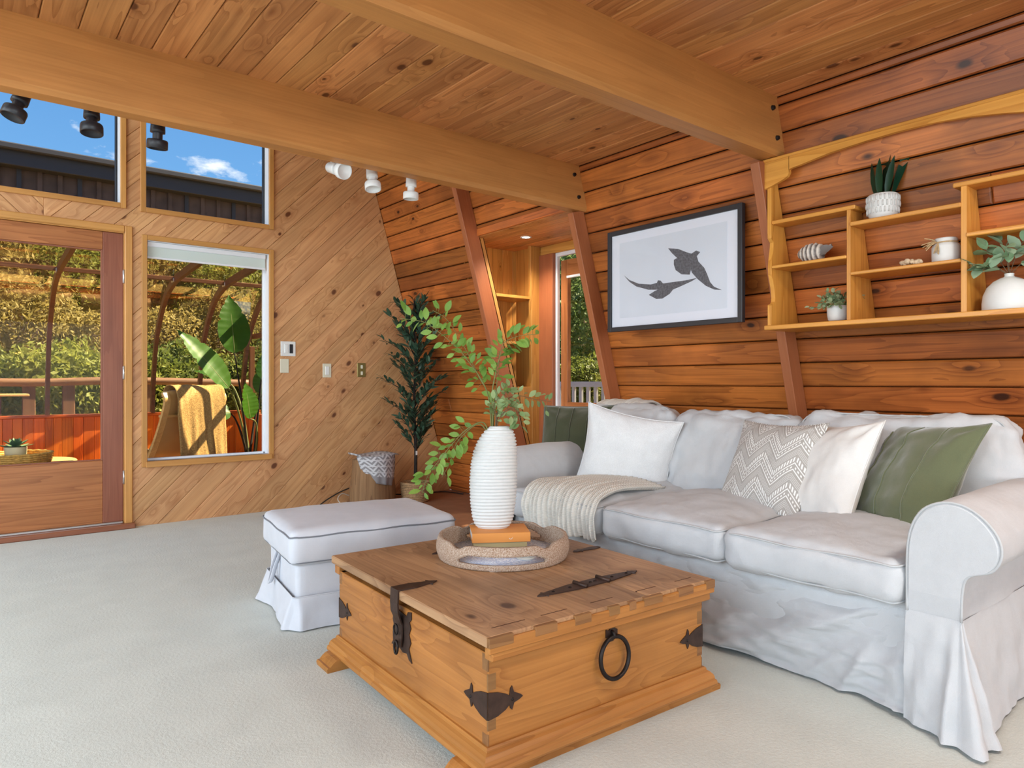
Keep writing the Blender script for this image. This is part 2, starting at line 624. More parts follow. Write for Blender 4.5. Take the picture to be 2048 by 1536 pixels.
M_BRASS = plain('aged_brass', srgb(150, 132, 78), 0.45, 0.6)
M_BLACKP = plain('black_plastic', srgb(32, 32, 38), 0.4)
M_LAMPW = plain('lamp_white_enamel', srgb(232, 232, 230), 0.3)
M_LAMP_BACKLIT = plain('lamp_backlit_dark', srgb(34, 33, 38), 0.4)  # white lamps coloured dark, standing in for their backlit shade
M_CERAM = plain('white_ceramic', srgb(214, 213, 210), 0.55, 0, 0.4, 60, 0.015)
M_CERAG = plain('pale_grey_ceramic', srgb(214, 214, 212), 0.6, 0, 0.4, 50, 0.03)
M_FRAME = plain('black_picture_frame', srgb(44, 44, 48), 0.4)
M_MATBD = plain('white_mat_board', srgb(226, 228, 238), 0.7)
M_PRINT = plain('grey_sky_print', srgb(214, 219, 229), 0.6, 0, 0.3, 3, 0.03)
M_BIRD = plain('bird_print', srgb(96, 96, 102), 0.6, 0, 0.3, 90, 0.35)
M_GLASS = glassmat('window_glass', (0.97, 0.98, 0.97, 1), 0.14)
M_GLASSS = glassmat('sunroom_glass', (0.93, 0.94, 0.90, 1), 0.35)
M_PGLASS = glassmat('picture_glass', (1, 1, 1, 1), 0.2)
M_WVINYL = plain('white_vinyl', srgb(232, 234, 238), 0.4)
M_BLIND = plain('blind_fabric', srgb(206, 216, 210), 0.6)
M_DARKSID = plain('dark_siding', srgb(88, 72, 66), 0.7, 0, 0.3, 6, 0.2)
M_FASCIA = plain('dark_fascia', srgb(46, 46, 54), 0.6)
M_WICKER = plain('wicker', srgb(178, 142, 102), 0.75, 0, 0.3, 70, 0.3, 140, 0.9, 0.004)
M_SEAG = plain('seagrass_gold', srgb(206, 160, 84), 0.7, 0, 0.3, 60, 0.3)
M_SOIL = plain('potting_soil', srgb(58, 48, 42), 0.9, 0, 0.2, 60, 0.3)
M_TRUNK = plain('dark_bark', srgb(48, 42, 38), 0.8, 0, 0.2, 40, 0.3, 60, 0.5, 0.004)
M_STEM = plain('green_stem', srgb(112, 116, 62), 0.6)
M_STEMB = plain('brown_stem', srgb(104, 84, 60), 0.7)
M_ORANGE = plain('orange_book_cover', srgb(226, 148, 70), 0.55)
M_OLIVEB = plain('olive_book_cover', srgb(176, 160, 116), 0.6)
M_PAPER = plain('book_pages', srgb(236, 232, 224), 0.8)
M_STONE = plain('pale_stone', srgb(206, 204, 198), 0.7, 0, 0.3, 20, 0.1)
M_SHELLG = plain('sea_shell', srgb(196, 186, 176), 0.6, 0, 0.4, 24, 0.25)
M_SHELLD = plain('shell_groove', srgb(112, 104, 100), 0.7)
M_CORAL = plain('dried_coral', srgb(206, 182, 152), 0.8, 0, 0.2, 60, 0.2)
M_TWINE = plain('jute_twine', srgb(186, 156, 116), 0.85, 0, 0.2, 120, 0.2)
M_CORDB = plain('black_cord', srgb(36, 30, 28), 0.6)
M_CORDW = plain('white_cord', srgb(214, 204, 190), 0.6)
M_GROUND = plain('dry_hillside', srgb(176, 142, 82), 0.9, 0, 0.1, 0.9, 0.25)
M_DECK = plain('deck_grey', srgb(168, 172, 182), 0.7, 0, 0.2, 3, 0.1)
M_SFLOOR = plain('sunroom_floor_tile', srgb(176, 132, 92), 0.6, 0, 0.3, 4, 0.1)
L_BIRD = leafmat('bird_of_paradise_leaf', srgb(70, 112, 24), srgb(52, 88, 22), 0.35, 0.4)
L_OLIVE = leafmat('olive_leaf', srgb(108, 134, 110), srgb(52, 80, 62), 0.2, 0.3)
L_LIME = leafmat('lime_leaf', srgb(152, 184, 88), srgb(98, 140, 56), 0.35, 0.45)
L_VARI = leafmat('variegated_leaf', srgb(170, 186, 130), srgb(104, 132, 78), 0.25, 0.5)
L_SNAKE = leafmat('snake_plant_leaf', srgb(24, 66, 42), srgb(16, 46, 32), 0.08, 0.35)
L_SAGE = leafmat('eucalyptus_leaf', srgb(178, 198, 172), srgb(126, 160, 118), 0.2, 0.6)
L_TINY = leafmat('tiny_pale_leaf', srgb(196, 200, 164), srgb(110, 146, 96), 0.2, 0.6)
L_SUCC = leafmat('succulent_leaf', srgb(122, 146, 106), srgb(86, 116, 84), 0.15, 0.5)
L_HEDGE = leafmat('hedge_leaf', srgb(150, 150, 66), srgb(86, 100, 44), 0.45, 0.6)
L_HEDGEG = leafmat('golden_brush_leaf', srgb(186, 158, 92), srgb(132, 122, 68), 0.45, 0.7)
L_TREE = leafmat('garden_tree_leaf', srgb(150, 170, 110), srgb(92, 122, 72), 0.45, 0.6)

# carpet
def carpet():
    m, nt, b = new_mat('carpet_pile')
    tc = N(nt, 'ShaderNodeTexCoord')
    a = N(nt, 'ShaderNodeTexNoise'); a.inputs['Scale'].default_value = 260; a.inputs['Detail'].default_value = 2
    c = N(nt, 'ShaderNodeTexNoise'); c.inputs['Scale'].default_value = 90; c.inputs['Detail'].default_value = 4
    d = N(nt, 'ShaderNodeTexNoise'); d.inputs['Scale'].default_value = 4.5; d.inputs['Detail'].default_value = 5
    d.inputs['Distortion'].default_value = 0.6
    for n in (a, c, d):
        nt.links.new(tc.outputs['Object'], n.inputs[0])
    v = math_n(nt, 'MULTIPLY', maprange(nt, a.outputs[0], 0.3, 0.7, 0.94, 1.04), maprange(nt, c.outputs[0], 0.3, 0.7, 0.97, 1.03))
    v = math_n(nt, 'MULTIPLY', v, maprange(nt, d.outputs[0], 0.3, 0.7, 0.95, 1.04))
    hs = N(nt, 'ShaderNodeHueSaturation')
    hs.inputs['Color'].default_value = srgb(204, 207, 199)
    nt.links.new(v, hs.inputs['Value'])
    nt.links.new(hs.outputs[0], b.inputs['Base Color'])
    b.inputs['Roughness'].default_value = 1.0
    b.inputs['Specular IOR Level'].default_value = 0.05
    b.inputs['Sheen Weight'].default_value = 0.15
    h = math_n(nt, 'ADD', a.outputs[0], math_n(nt, 'MULTIPLY', c.outputs[0], 2.0))
    bump(nt, b, h, 0.35, 0.003)
    return m
M_CARPET = carpet()
M_LANDING = plain('tan_landing', srgb(158, 112, 82), 0.85, 0, 0.2, 8, 0.1, 60, 0.3)

def chevron():
    m, nt, b = new_mat('chevron_weave')
    tc = N(nt, 'ShaderNodeTexCoord')
    sp = N(nt, 'ShaderNodeSeparateXYZ')
    nt.links.new(tc.outputs['Object'], sp.inputs[0])
    # rotate the pattern a little so the zigzag climbs
    x, y = sp.outputs[0], sp.outputs[1]
    tri = math_n(nt, 'PINGPONG', math_n(nt, 'ADD', x, 1.03), 0.075)
    v = math_n(nt, 'ADD', y, math_n(nt, 'MULTIPLY', tri, 1.15))
    f = math_n(nt, 'FRACT', math_n(nt, 'MULTIPLY', math_n(nt, 'ADD', v, 3.0), 1 / 0.115))
    def band(lo, hi):
        return math_n(nt, 'MULTIPLY', math_n(nt, 'GREATER_THAN', f, lo), math_n(nt, 'LESS_THAN', f, hi))
    l = math_n(nt, 'ADD', band(0.05, 0.10), band(0.30, 0.35))
    dots = math_n(nt, 'MULTIPLY', band(0.165, 0.235), math_n(nt, 'GREATER_THAN', math_n(nt, 'FRACT', math_n(nt, 'MULTIPLY', tri, 95)), 0.5))
    dash = math_n(nt, 'MULTIPLY', band(0.42, 0.60), math_n(nt, 'GREATER_THAN', math_n(nt, 'FRACT', math_n(nt, 'MULTIPLY', tri, 110)), 0.45))
    fine = math_n(nt, 'MULTIPLY', math_n(nt, 'MULTIPLY', band(0.66, 0.96), math_n(nt, 'GREATER_THAN', math_n(nt, 'FRACT', math_n(nt, 'MULTIPLY', f, 14)), 0.55)), 0.45)
    w = math_n(nt, 'MINIMUM', math_n(nt, 'ADD', math_n(nt, 'ADD', l, dots), math_n(nt, 'ADD', dash, fine)), 1.0)
    n1 = N(nt, 'ShaderNodeTexNoise'); n1.inputs['Scale'].default_value = 500
    nt.links.new(tc.outputs['Object'], n1.inputs[0])
    base = mixc(nt, n1.outputs[0], srgb(150, 143, 136), srgb(190, 184, 178))
    c = mixc(nt, w, base, srgb(236, 234, 230))
    nt.links.new(c, b.inputs['Base Color'])
    b.inputs['Roughness'].default_value = 0.9
    b.inputs['Specular IOR Level'].default_value = 0.1
    bump(nt, b, math_n(nt, 'ADD', w, math_n(nt, 'MULTIPLY', n1.outputs[0], 0.4)), 0.4, 0.002)
    return m
M_CHEV = chevron()

def aztec():
    m, nt, b = new_mat('aztec_knit')
    tc = N(nt, 'ShaderNodeTexCoord')
    uv = N(nt, 'ShaderNodeSeparateXYZ')
    nt.links.new(tc.outputs['UV'], uv.inputs[0])
    x, y = uv.outputs[0], uv.outputs[1]
    tri = math_n(nt, 'PINGPONG', math_n(nt, 'ADD', x, 2.0), 0.14)
    v = math_n(nt, 'SUBTRACT', math_n(nt, 'MULTIPLY', y, 1.0), math_n(nt, 'MULTIPLY', tri, 1.0))
    f = math_n(nt, 'FRACT', math_n(nt, 'MULTIPLY', math_n(nt, 'ADD', v, 3.0), 9.0))
    w = math_n(nt, 'GREATER_THAN', f, 0.5)
    rows = math_n(nt, 'GREATER_THAN', math_n(nt, 'FRACT', math_n(nt, 'MULTIPLY', y, 7.0)), 0.82)
    w = math_n(nt, 'MAXIMUM', w, rows)
    hem = math_n(nt, 'LESS_THAN', y, 0.17)
    w = math_n(nt, 'MULTIPLY', w, math_n(nt, 'SUBTRACT', 1.0, hem))
    c = mixc(nt, w, srgb(146, 142, 144), srgb(206, 204, 206))
    nt.links.new(c, b.inputs['Base Color'])
    b.inputs['Roughness'].default_value = 0.95
    return m
M_AZTEC = aztec()

def knit(name, col, freq):
    m, nt, b = new_mat(name)
    tc = N(nt, 'ShaderNodeTexCoord')
    uv = N(nt, 'ShaderNodeSeparateXYZ')
    nt.links.new(tc.outputs['UV'], uv.inputs[0])
    n1 = N(nt, 'ShaderNodeTexNoise'); n1.inputs['Scale'].default_value = 300
    nt.links.new(tc.outputs['Object'], n1.inputs[0])
    pu = math_n(nt, 'SINE', math_n(nt, 'MULTIPLY', uv.outputs[1], freq * 9))
    c = mixc(nt, maprange(nt, pu, -1, 1, 0.0, 0.25), col, srgb(190, 184, 174))
    nt.links.new(c, b.inputs['Base Color'])
    b.inputs['Roughness'].default_value = 0.95
    b.inputs['Specular IOR Level'].default_value = 0.1
    bump(nt, b, math_n(nt, 'ADD', pu, n1.outputs[0]), 0.4, 0.002)
    return m
M_KNIT = knit('cream_cable_knit', srgb(228, 224, 215), 40)
M_BURLAP = plain('burlap_throw', srgb(176, 138, 88), 0.9, 0, 0.1, 110, 0.35, 160, 0.8, 0.004)
M_CUSHT = fabric('tan_chair_cushion', srgb(178, 138, 84), 500, 0.2)

# ------------------------------------------------------------------ room dimensions
G = 5.546               # gable wall
K, KC = 0.29, 3.69      # sloped wall: X + K Z = KC
ZC = 2.372              # ceiling boards
PHI = math.atan(K)
CP, SP = math.cos(PHI), math.sin(PHI)
def wx(z):
    return KC - K * z
ZTOP = 4.3

# floor
fl = struct(box('floor', -5.0, 3.75, -6.0, G, -0.10, 0.0, M_CARPET, None, 0.0), 'pale grey-green wall to wall carpet', 'floor')
lf = struct(box('floor_landing', 2.62, 3.68, 3.75, G - 0.002, 0.0, 0.006, M_LANDING, None, 0.002), 'tan landing strip on the floor in the far corner', 'floor')

# ---- sloped right wall, planks along Y
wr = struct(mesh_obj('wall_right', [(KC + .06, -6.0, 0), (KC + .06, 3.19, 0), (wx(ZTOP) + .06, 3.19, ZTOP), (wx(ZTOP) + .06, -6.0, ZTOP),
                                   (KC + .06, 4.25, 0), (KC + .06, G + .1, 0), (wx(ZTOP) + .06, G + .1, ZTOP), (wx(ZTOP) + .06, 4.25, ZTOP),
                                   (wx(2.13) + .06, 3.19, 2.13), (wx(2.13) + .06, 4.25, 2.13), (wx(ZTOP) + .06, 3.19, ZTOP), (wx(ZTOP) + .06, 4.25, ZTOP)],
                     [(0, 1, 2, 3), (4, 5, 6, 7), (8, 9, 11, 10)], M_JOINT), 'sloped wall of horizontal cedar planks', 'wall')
def slope_plank(z0, z1, y0, y1, t=0.024):
    s0, s1 = z0 / CP, z1 / CP
    yc = (y0 + y1) / 2
    h = (s1 - s0)
    L = (y1 - y0)
    M = Matrix.Translation((wx((z0 + z1) / 2), yc, (z0 + z1) / 2)) @ axes((0, -1, 0), (-SP, 0, CP), (-CP, 0, -SP)).to_4x4()
    M = M @ Matrix.Translation((0, 0, -t))
    return poly_plank('plank', [(-L / 2, -h / 2), (L / 2, -h / 2), (L / 2, h / 2), (-L / 2, h / 2)], t + random.uniform(-.003, .003), W_CEDAR, wr, M, 0.0065)
STEP = 0.1205
def slope_bay(y0, y1, zlo, zhi, off=0.0):
    n0 = int(math.floor((zlo - 0.0435) / STEP))
    for i in range(n0, 60):
        a, b = 0.0435 + i * STEP + off, 0.0435 + (i + 1) * STEP + off
        a, b = max(a, zlo), min(b, zhi)
        if b - a < 0.02:
            if a >= zhi:
                break
            continue
        g = 0.0032
        r = random.random()
        if r < 0.10 and y1 - y0 > 1.0:
            m = random.uniform(y0 + .25, y1 - .25)
            slope_plank(a + g, b - g, y0, m - .001)
            slope_plank(a + g, b - g, m + .001, y1)
        else:
            slope_plank(a + g, b - g, y0, y1)
slope_bay(0.52, 1.86, 0.0, ZC - .002)
slope_bay(-0.90, 0.52, 0.0, ZC - .002)
slope_bay(-3.4, -0.90, 0.0, ZC - .002)
slope_bay(-6.0, -3.4, 0.0, ZC - .002)
slope_bay(1.86, 3.14, 0.0, ZC - .002)
slope_bay(4.25, G + .07, 0.0, 3.9)
slope_bay(3.14, 4.25, 2.155, 3.6)

# ---- posts on the sloped wall
def post(y, z1=2.105, w=0.048, d=0.105):
    # d = how far it stands off the wall (horizontal)
    zm = z1 / 2
    L = z1 / CP
    M = Matrix.Translation((wx(zm) - d / 2 * 1.0, y + w / 2, zm)) @ axes((-SP, 0, CP), (0, 1, 0), (-CP, 0, -SP)).to_4x4()
    bm = bmesh.new()
    add_box(bm, -L / 2, L / 2, -w / 2, w / 2, -d / 2 * CP, d / 2 * CP, 0.003)
    o = bm_obj('sloped_post', bm, W_POST)
    o.matrix_world = M
    return o
tag(post(0.50), 'reddish sloped wall post nearest the camera', 'post', 'sloped wall posts')
tag(post(1.838, 2.098), 'reddish sloped post under the middle beam beside the shelves', 'post', 'sloped wall posts')
tag(post(3.115, 2.10), 'reddish sloped post left of the framed bird picture', 'post', 'sloped wall posts')
tag(post(4.225, 3.4, 0.05, 0.12), 'reddish sloped post between plank wall and bookcase alcove', 'post', 'sloped wall posts')

# ---- ceiling planks and beams
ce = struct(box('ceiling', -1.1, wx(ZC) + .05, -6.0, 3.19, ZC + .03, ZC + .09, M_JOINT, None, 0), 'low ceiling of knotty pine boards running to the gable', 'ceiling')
x = -2.85
PW = 0.1262
x = 0.234 - PW * 10
BY = [-0.90, 0.42, 1.757, 3.085]
while x < wx(ZC):
    x0, x1 = x + .0012, min(x + PW - .0012, wx(ZC) + .01)
    if x1 - x0 > 0.01:
        segs = [(-6.0, -3.4), (-3.4, -0.9), (-0.9, 0.47), (0.47, 1.81), (1.81, 3.185)]
        for (a, b) in segs:
            L = b - a - .002
            M = Matrix.Translation(((x0 + x1) / 2, (a + b) / 2, ZC + .03)) @ axes((0, 1, 0), (1, 0, 0), (0, 0, -1)).to_4x4()
            w = x1 - x0
            poly_plank('board', [(-L / 2, -w / 2), (L / 2, -w / 2), (L / 2, w / 2), (-L / 2, w / 2)], .03, W_CEIL, ce, M, 0.004)
    x += PW

def beam(y0, w, label, zb=2.103, x0=-1.15):
    x1 = wx(ZC) + .015
    x1b = wx(zb) + .01
    c = 0.021
    prof = [(0, ZC + .005), (0, zb + c), (c * .75, zb), (w - c * .75, zb), (w, zb + c), (w, ZC + .005)]
    L = (x1 - x0)
    xm = x0
    vs = []
    for (yy, z) in prof:
        vs.append((0, yy, z))
    for (yy, z) in prof:
        vs.append((wx(z) + .004 - x0, yy, z))
    n = len(prof)
    fs = [(i, (i + 1) % n, n + (i + 1) % n, n + i) for i in range(n)] + [tuple(range(n))[::-1], tuple(range(n, 2 * n))]
    t = thing('ceiling_beam', label, 'beam', (x0, y0, 0), 0, 'ceiling beams')
    b = mesh_obj('timber', vs, fs, W_BEAM, t)
    bm = bmesh.new(); bm.from_mesh(b.data); bmesh.ops.recalc_face_normals(bm, faces=bm.faces[:]); bm.to_mesh(b.data); bm.free()
    for z in (ZC - .062, zb + .075):
        bx = wx(z) - .055 - x0
        bm = bmesh.new()
        bmesh.ops.create_cone(bm, cap_ends=True, segments=10, radius1=.0125, radius2=.009, depth=.012, matrix=Matrix.Translation((bx, -.006, z)) @ Matrix.Rotation(PI / 2, 4, 'X'))
        bm_obj('bolt', bm, M_IRONB, t)
    return t
beam(3.085, 0.105, 'long timber beam nearest the gable wall, track lights behind it')
beam(1.757, 0.120, 'timber beam in the middle, ending above the wall shelves')
beam(0.42, 0.120, 'timber beam cut off at the upper right corner')
beam(-0.90, 0.120, 'timber beam farthest from the gable wall')

# added ceiling lamp, out of view, to brighten seats and carpet from above
fl_ = thing('added_ceiling_lamp', 'added unseen round ceiling lamp beside the farthest beam', 'light', (2.0, -.25, ZC))
lathe('base_plate', [(0, 0), (.24, 0), (.24, -.03), (.22, -.035), (0, -.035)], M_LAMPW, fl_, 32, cap=False)
m_dif, nt_, b_ = new_mat('added_lamp_diffuser')
b_.inputs['Emission Color'].default_value = (1, .95, .86, 1)
b_.inputs['Emission Strength'].default_value = 4
lathe('diffuser', [(0, -.075), (.12, -.070), (.20, -.055), (.22, -.036)], m_dif, fl_, 32, cap=False)
lamp('added_ceiling_light', 'AREA', (2.0, -.25, ZC - .08), (0, 0, 0), 22, (1.0, .95, .88), shape='DISK', size=.44)

# ---- gable wall with diagonal planks
OPEN = [(-0.34, 0.928, 0.0, 2.09),      # door
        (-0.75, 0.900, 2.296, 3.6),     # upper window 1
        (1.058, 1.952, 2.290, 3.6),     # upper window 2
        (1.066, 1.952, 0.455, 2.060)]   # big window
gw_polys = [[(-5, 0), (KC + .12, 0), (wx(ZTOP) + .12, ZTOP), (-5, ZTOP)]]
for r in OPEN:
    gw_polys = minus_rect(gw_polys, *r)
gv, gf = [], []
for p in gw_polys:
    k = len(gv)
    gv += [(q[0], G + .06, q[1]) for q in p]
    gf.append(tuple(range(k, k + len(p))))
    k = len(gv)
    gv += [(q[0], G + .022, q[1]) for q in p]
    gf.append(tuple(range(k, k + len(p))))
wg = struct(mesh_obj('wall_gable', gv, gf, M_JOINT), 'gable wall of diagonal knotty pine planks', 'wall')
DW = 0.1317
r2 = math.sqrt(.5)
XSEAM = 0.45
for side in (1, -1):
    ex, ey = Vector((r2, side * r2)), Vector((-side * r2, r2))
    if side == 1:
        wallp = [(XSEAM, 0), (KC - .004, 0), (wx(3.6) - .004, 3.6), (XSEAM, 3.6)]
    else:
        wallp = [(-2.5, 0), (XSEAM, 0), (XSEAM, 3.6), (-2.5, 3.6)]
    # phase so that a joint passes through (0.988, 0.033)
    ph = Vector((0.988, 0.033)).dot(ey) if side == 1 else 0.03
    for i in range(-60, 60):
        v0, v1 = ph + i * DW + .0008, ph + (i + 1) * DW - .0008
        p = clip_half(wallp, ey.x, ey.y, v1)
        if len(p) < 3:
            continue
        p = clip_half(p, -ey.x, -ey.y, -v0)
        if len(p) < 3:
            continue
        ps = [p]
        for r in OPEN:
            ps = minus_rect(ps, *r)
        # pieces that still touch along a cut line are one board
        ps = [q if area2(q) > 0 else q[::-1] for q in ps]
        def vedges(q):
            return [(k, q[k][0], min(q[k][1], q[(k + 1) % len(q)][1]), max(q[k][1], q[(k + 1) % len(q)][1])) for k in range(len(q))
                    if abs(q[k][0] - q[(k + 1) % len(q)][0]) < 1e-6 and abs(q[k][1] - q[(k + 1) % len(q)][1]) > 1e-4]
        par = list(range(len(ps)))
        keep = [set() for _ in ps]
        def root(k):
            while par[k] != k:
                k = par[k]
            return k
        for m1 in range(len(ps)):
            for m2 in range(m1 + 1, len(ps)):
                for (k1, x1, lo1, hi1) in vedges(ps[m1]):
                    for (k2, x2, lo2, hi2) in vedges(ps[m2]):
                        if abs(x1 - x2) < 1e-5 and min(hi1, hi2) - max(lo1, lo2) > 1e-3:
                            keep[m1].add(k1); keep[m2].add(k2)
                            par[root(m1)] = root(m2)
        for g0 in set(root(k) for k in range(len(ps))):
            grp = [k for k in range(len(ps)) if root(k) == g0]
            allp = [p_ for k in grp for p_ in ps[k]]
            cxy = Vector((sum(a_[0] for a_ in allp) / len(allp), sum(a_[1] for a_ in allp) / len(allp)))
            vs, fs = [], []
            for k in grp:
                loc = [((Vector(a_) - cxy).dot(ex), (Vector(a_) - cxy).dot(ey)) for a_ in ps[k]]
                n_ = len(loc)
                ins = inset_poly(loc, .003, keep[k]) or [Vector(v_) for v_ in loc]
                b0 = len(vs)
                vs += [(v_[0], v_[1], 0) for v_ in loc] + [(v_[0], v_[1], .019) for v_ in loc] + [(v_[0], v_[1], .022) for v_ in ins]
                fs.append(tuple(b0 + 2 * n_ + q_ for q_ in range(n_)))
                for lay in (0, n_):
                    fs += [(b0 + lay + q_, b0 + lay + (q_ + 1) % n_, b0 + lay + n_ + (q_ + 1) % n_, b0 + lay + n_ + q_) for q_ in range(n_) if q_ not in keep[k] or lay == 0]
            o = mesh_obj('plank', vs, fs, W_PINE, wg)
            o.matrix_local = Matrix.Translation((cxy.x, G + .022, cxy.y)) @ axes((ex.x, 0, ex.y), (ey.x, 0, ey.y), (0, -1, 0)).to_4x4()

# window and door casings on the gable
def frame_piece(name, x0, x1, z0, z1, mat, parent, y0=-0.02, y1=0.0, vert=False, bevel=.003):
    if vert:
        return lbox(name, (x0 + x1) / 2, G + (y0 + y1) / 2, (z0 + z1) / 2, z1 - z0, x1 - x0, y1 - y0, mat, parent, bevel, AZ)
    return lbox(name, (x0 + x1) / 2, G + (y0 + y1) / 2, (z0 + z1) / 2, x1 - x0, z1 - z0, y1 - y0, mat, parent, bevel, AXZ)

def window(name, label, x0, x1, z0, z1, cw=0.036, sill=False, blind=False, dark=False):
    """x0..z1 = clear opening inside the casing"""
    w = bpy.data.objects.new(name, None); COL.objects.link(w)
    struct(w, label, 'window')
    frame_piece('casing', x0 - cw, x0, z0 - cw, z1 + cw, W_TRIM, w, -.018, .004, True)
    frame_piece('casing', x1, x1 + cw, z0 - cw, z1 + cw, W_TRIM, w, -.018, .004, True)
    frame_piece('casing', x0, x1, z1, z1 + cw, W_TRIM, w, -.018, .004)
    frame_piece('casing', x0, x1, z0 - cw, z0, W_TRIM, w, -.018, .004)
    if sill:
        frame_piece('sill', x0 - .012, x1 + .012, z0 - .038, z0 + .004, W_TRIM, w, -.045, .03)
    # reveal (white vinyl) and sash
    fm = M_WVINYL
    frame_piece('reveal', x0 - .012, x0 + .004, z0, z1, fm, w, .004, .11, True, .001)
    frame_piece('reveal', x1 - .004, x1 + .012, z0, z1, fm, w, .004, .11, True, .001)
    frame_piece('reveal', x0, x1, z1 - .004, z1 + .01, fm, w, .004, .11, False, .001)
    frame_piece('reveal', x0, x1, z0 - .01, z0 + .004, fm, w, .004, .11, False, .001)
    sm = M_BLACKP if dark else M_WVINYL
    frame_piece('sash', x0, x0 + .018, z0, z1, sm, w, .085, .115, True)
    frame_piece('sash', x1 - .018, x1, z0, z1, sm, w, .085, .115, True)
    frame_piece('sash', x0, x1, z0, z0 + .016, sm, w, .085, .115)
    frame_piece('sash', x0, x1, z1 - .016, z1, sm, w, .085, .115)
    box('pane', x0 + .01, x1 - .01, G + .098, G + .103, z0 + .01, z1 - .01, M_GLASS, w, 0)
    if blind:
        box('roller_blind', x0 + .006, x1 - .02, G + .03, G + .034, z1 - .115, z1 - .03, M_BLIND, w, 0.001)
        box('blind_headrail', x0 + .006, x1 - .02, G + .015, G + .055, z1 - .04, z1 - .005, M_WVINYL, w, .004)
        box('blind_hem', x0 + .006, x1 - .02, G + .026, G + .038, z1 - .125, z1 - .11, M_WVINYL, w, .003)
    return w
window('window_1', 'upper gable window left of the mullion, sky and dark roof edge outside', -0.714, 0.900, 2.298, 3.5, .036, False, False, True)
window('window_2', 'upper gable window right of the mullion, sky outside', 1.062, 1.950, 2.292, 3.5, .036, False, False, True)
window('window_3', 'large lower gable window with raised roller blind onto the sunroom', 1.070, 1.950, 0.457, 2.058, .036, True, True)

# glazed door
d1 = bpy.data.objects.new('door_1', None); COL.objects.link(d1)
struct(d1, 'reddish glazed door to the sunroom with solid bottom panel', 'door')
frame_piece('casing', 0.926, 0.976, 0.03, 2.140, W_TRIM, d1, -.02, .004, True, .006)
frame_piece('casing', -0.34, 0.926, 2.092, 2.140, W_TRIM, d1, -.02, .004, False, .006)
frame_piece('casing', -0.39, -0.34, 0.03, 2.140, W_TRIM, d1, -.02, .004, True, .006)
frame_piece('jamb', 0.921, 0.930, 0.03, 2.092, W_TRIM, d1, -.004, .1, True, .001)
frame_piece('jamb', -0.34, 0.93, 2.086, 2.096, W_TRIM, d1, -.004, .1, False, .001)
frame_piece('stile', 0.793, 0.919, 0.05, 2.084, W_DOOR, d1, .006, .046, True)
frame_piece('stile', -0.333, -0.207, 0.05, 2.084, W_DOOR, d1, .006, .046, True)
frame_piece('rail', -0.207, 0.793, 1.958, 2.084, W_DPAN, d1, .006, .046)
frame_piece('bottom_panel', -0.207, 0.793, 0.05, 0.486, W_DPAN, d1, .008, .044)
frame_piece('glazing_bead', 0.782, 0.793, 0.486, 1.958, W_DOOR, d1, .012, .03, True, .002)
frame_piece('glazing_bead', -0.207, 0.782, 1.947, 1.958, W_DOOR, d1, .012, .03, False, .002)
frame_piece('glazing_bead', -0.207, 0.782, 0.486, 0.495, W_DOOR, d1, .012, .03, False, .002)
box('pane', -0.2, 0.79, G + .024, G + .029, 0.488, 1.956, M_GLASS, d1, 0)
frame_piece('threshold', -0.42, 0.985, 0.0, 0.036, W_DOOR, d1, -.07, .05, False, .006)
box('threshold_strip', -0.33, 0.915, G - .012, G + .05, 0.036, 0.050, M_STEEL, d1, .003)
for z in (0.36, 1.10, 1.78):
    h = box('hinge', 0.916, 0.927, G - .006, G + .004, z - .045, z + .045, M_STEEL, d1, .002)
    tube_obj('hinge_pin', [(0.9215, G - .009, z - .048), (0.9215, G - .009, z + .048)], .005, M_STEEL, d1)

# other shell walls out of view (window openings added for the rear and left lights)
struct(mesh_obj('wall_rear', [(-5, -6, 0), (KC, -6, 0), (KC, -6, .3), (-5, -6, .3), (-5, -6, 2.2), (KC, -6, 2.2), (KC, -6, ZTOP), (-5, -6, ZTOP)],
                [(0, 1, 2, 3), (4, 5, 6, 7)], M_SHELLW), 'rear wall with an added wide window opening behind the viewer', 'wall')
struct(mesh_obj('wall_left', [(-5, -6, 0), (-5, G, 0), (-5, G, .5), (-5, -6, .5), (-5, 4.7, .5), (-5, 4.7, 4.6), (-5, G, 4.6)],
                [(0, 1, 2, 3), (4, 2, 6, 5)], M_SHELL), 'left wall with added tall window openings', 'wall')
struct(mesh_obj('ceiling_left', [(-5, -6, 4.6), (-1.1, -6, 4.6), (-1.1, G, 4.6), (-5, G, 4.6)], [(0, 1, 2, 3)], M_SHELL), 'high plaster ceiling of the added open left bay', 'ceiling')  # left bay made tall and open so that high light gets in
struct(mesh_obj('wall_loft_side', [(-1.1, -6, ZC + .03), (-1.1, 3.12, ZC + .03), (-1.1, 3.12, 4.6), (-1.1, -6, 4.6)], [(0, 1, 2, 3)], M_SHELL), 'loft parapet above the ceiling edge', 'wall')
struct(mesh_obj('ceiling_upper', [(-1.1, 3.1, ZTOP - .4), (3.4, 3.1, ZTOP - .4), (3.4, G + .1, ZTOP - .4), (-1.1, G + .1, ZTOP - .4)], [(0, 1, 2, 3)], M_SHELL), 'high ceiling over the gable bay', 'ceiling')
struct(mesh_obj('wall_loft', [(-1.1, 3.12, ZC + .03), (3.2, 3.12, ZC + .03), (3.2, 3.12, ZTOP), (-1.1, 3.12, ZTOP)], [(0, 1, 2, 3)], M_SHELL), 'loft partition above the long beam', 'wall')

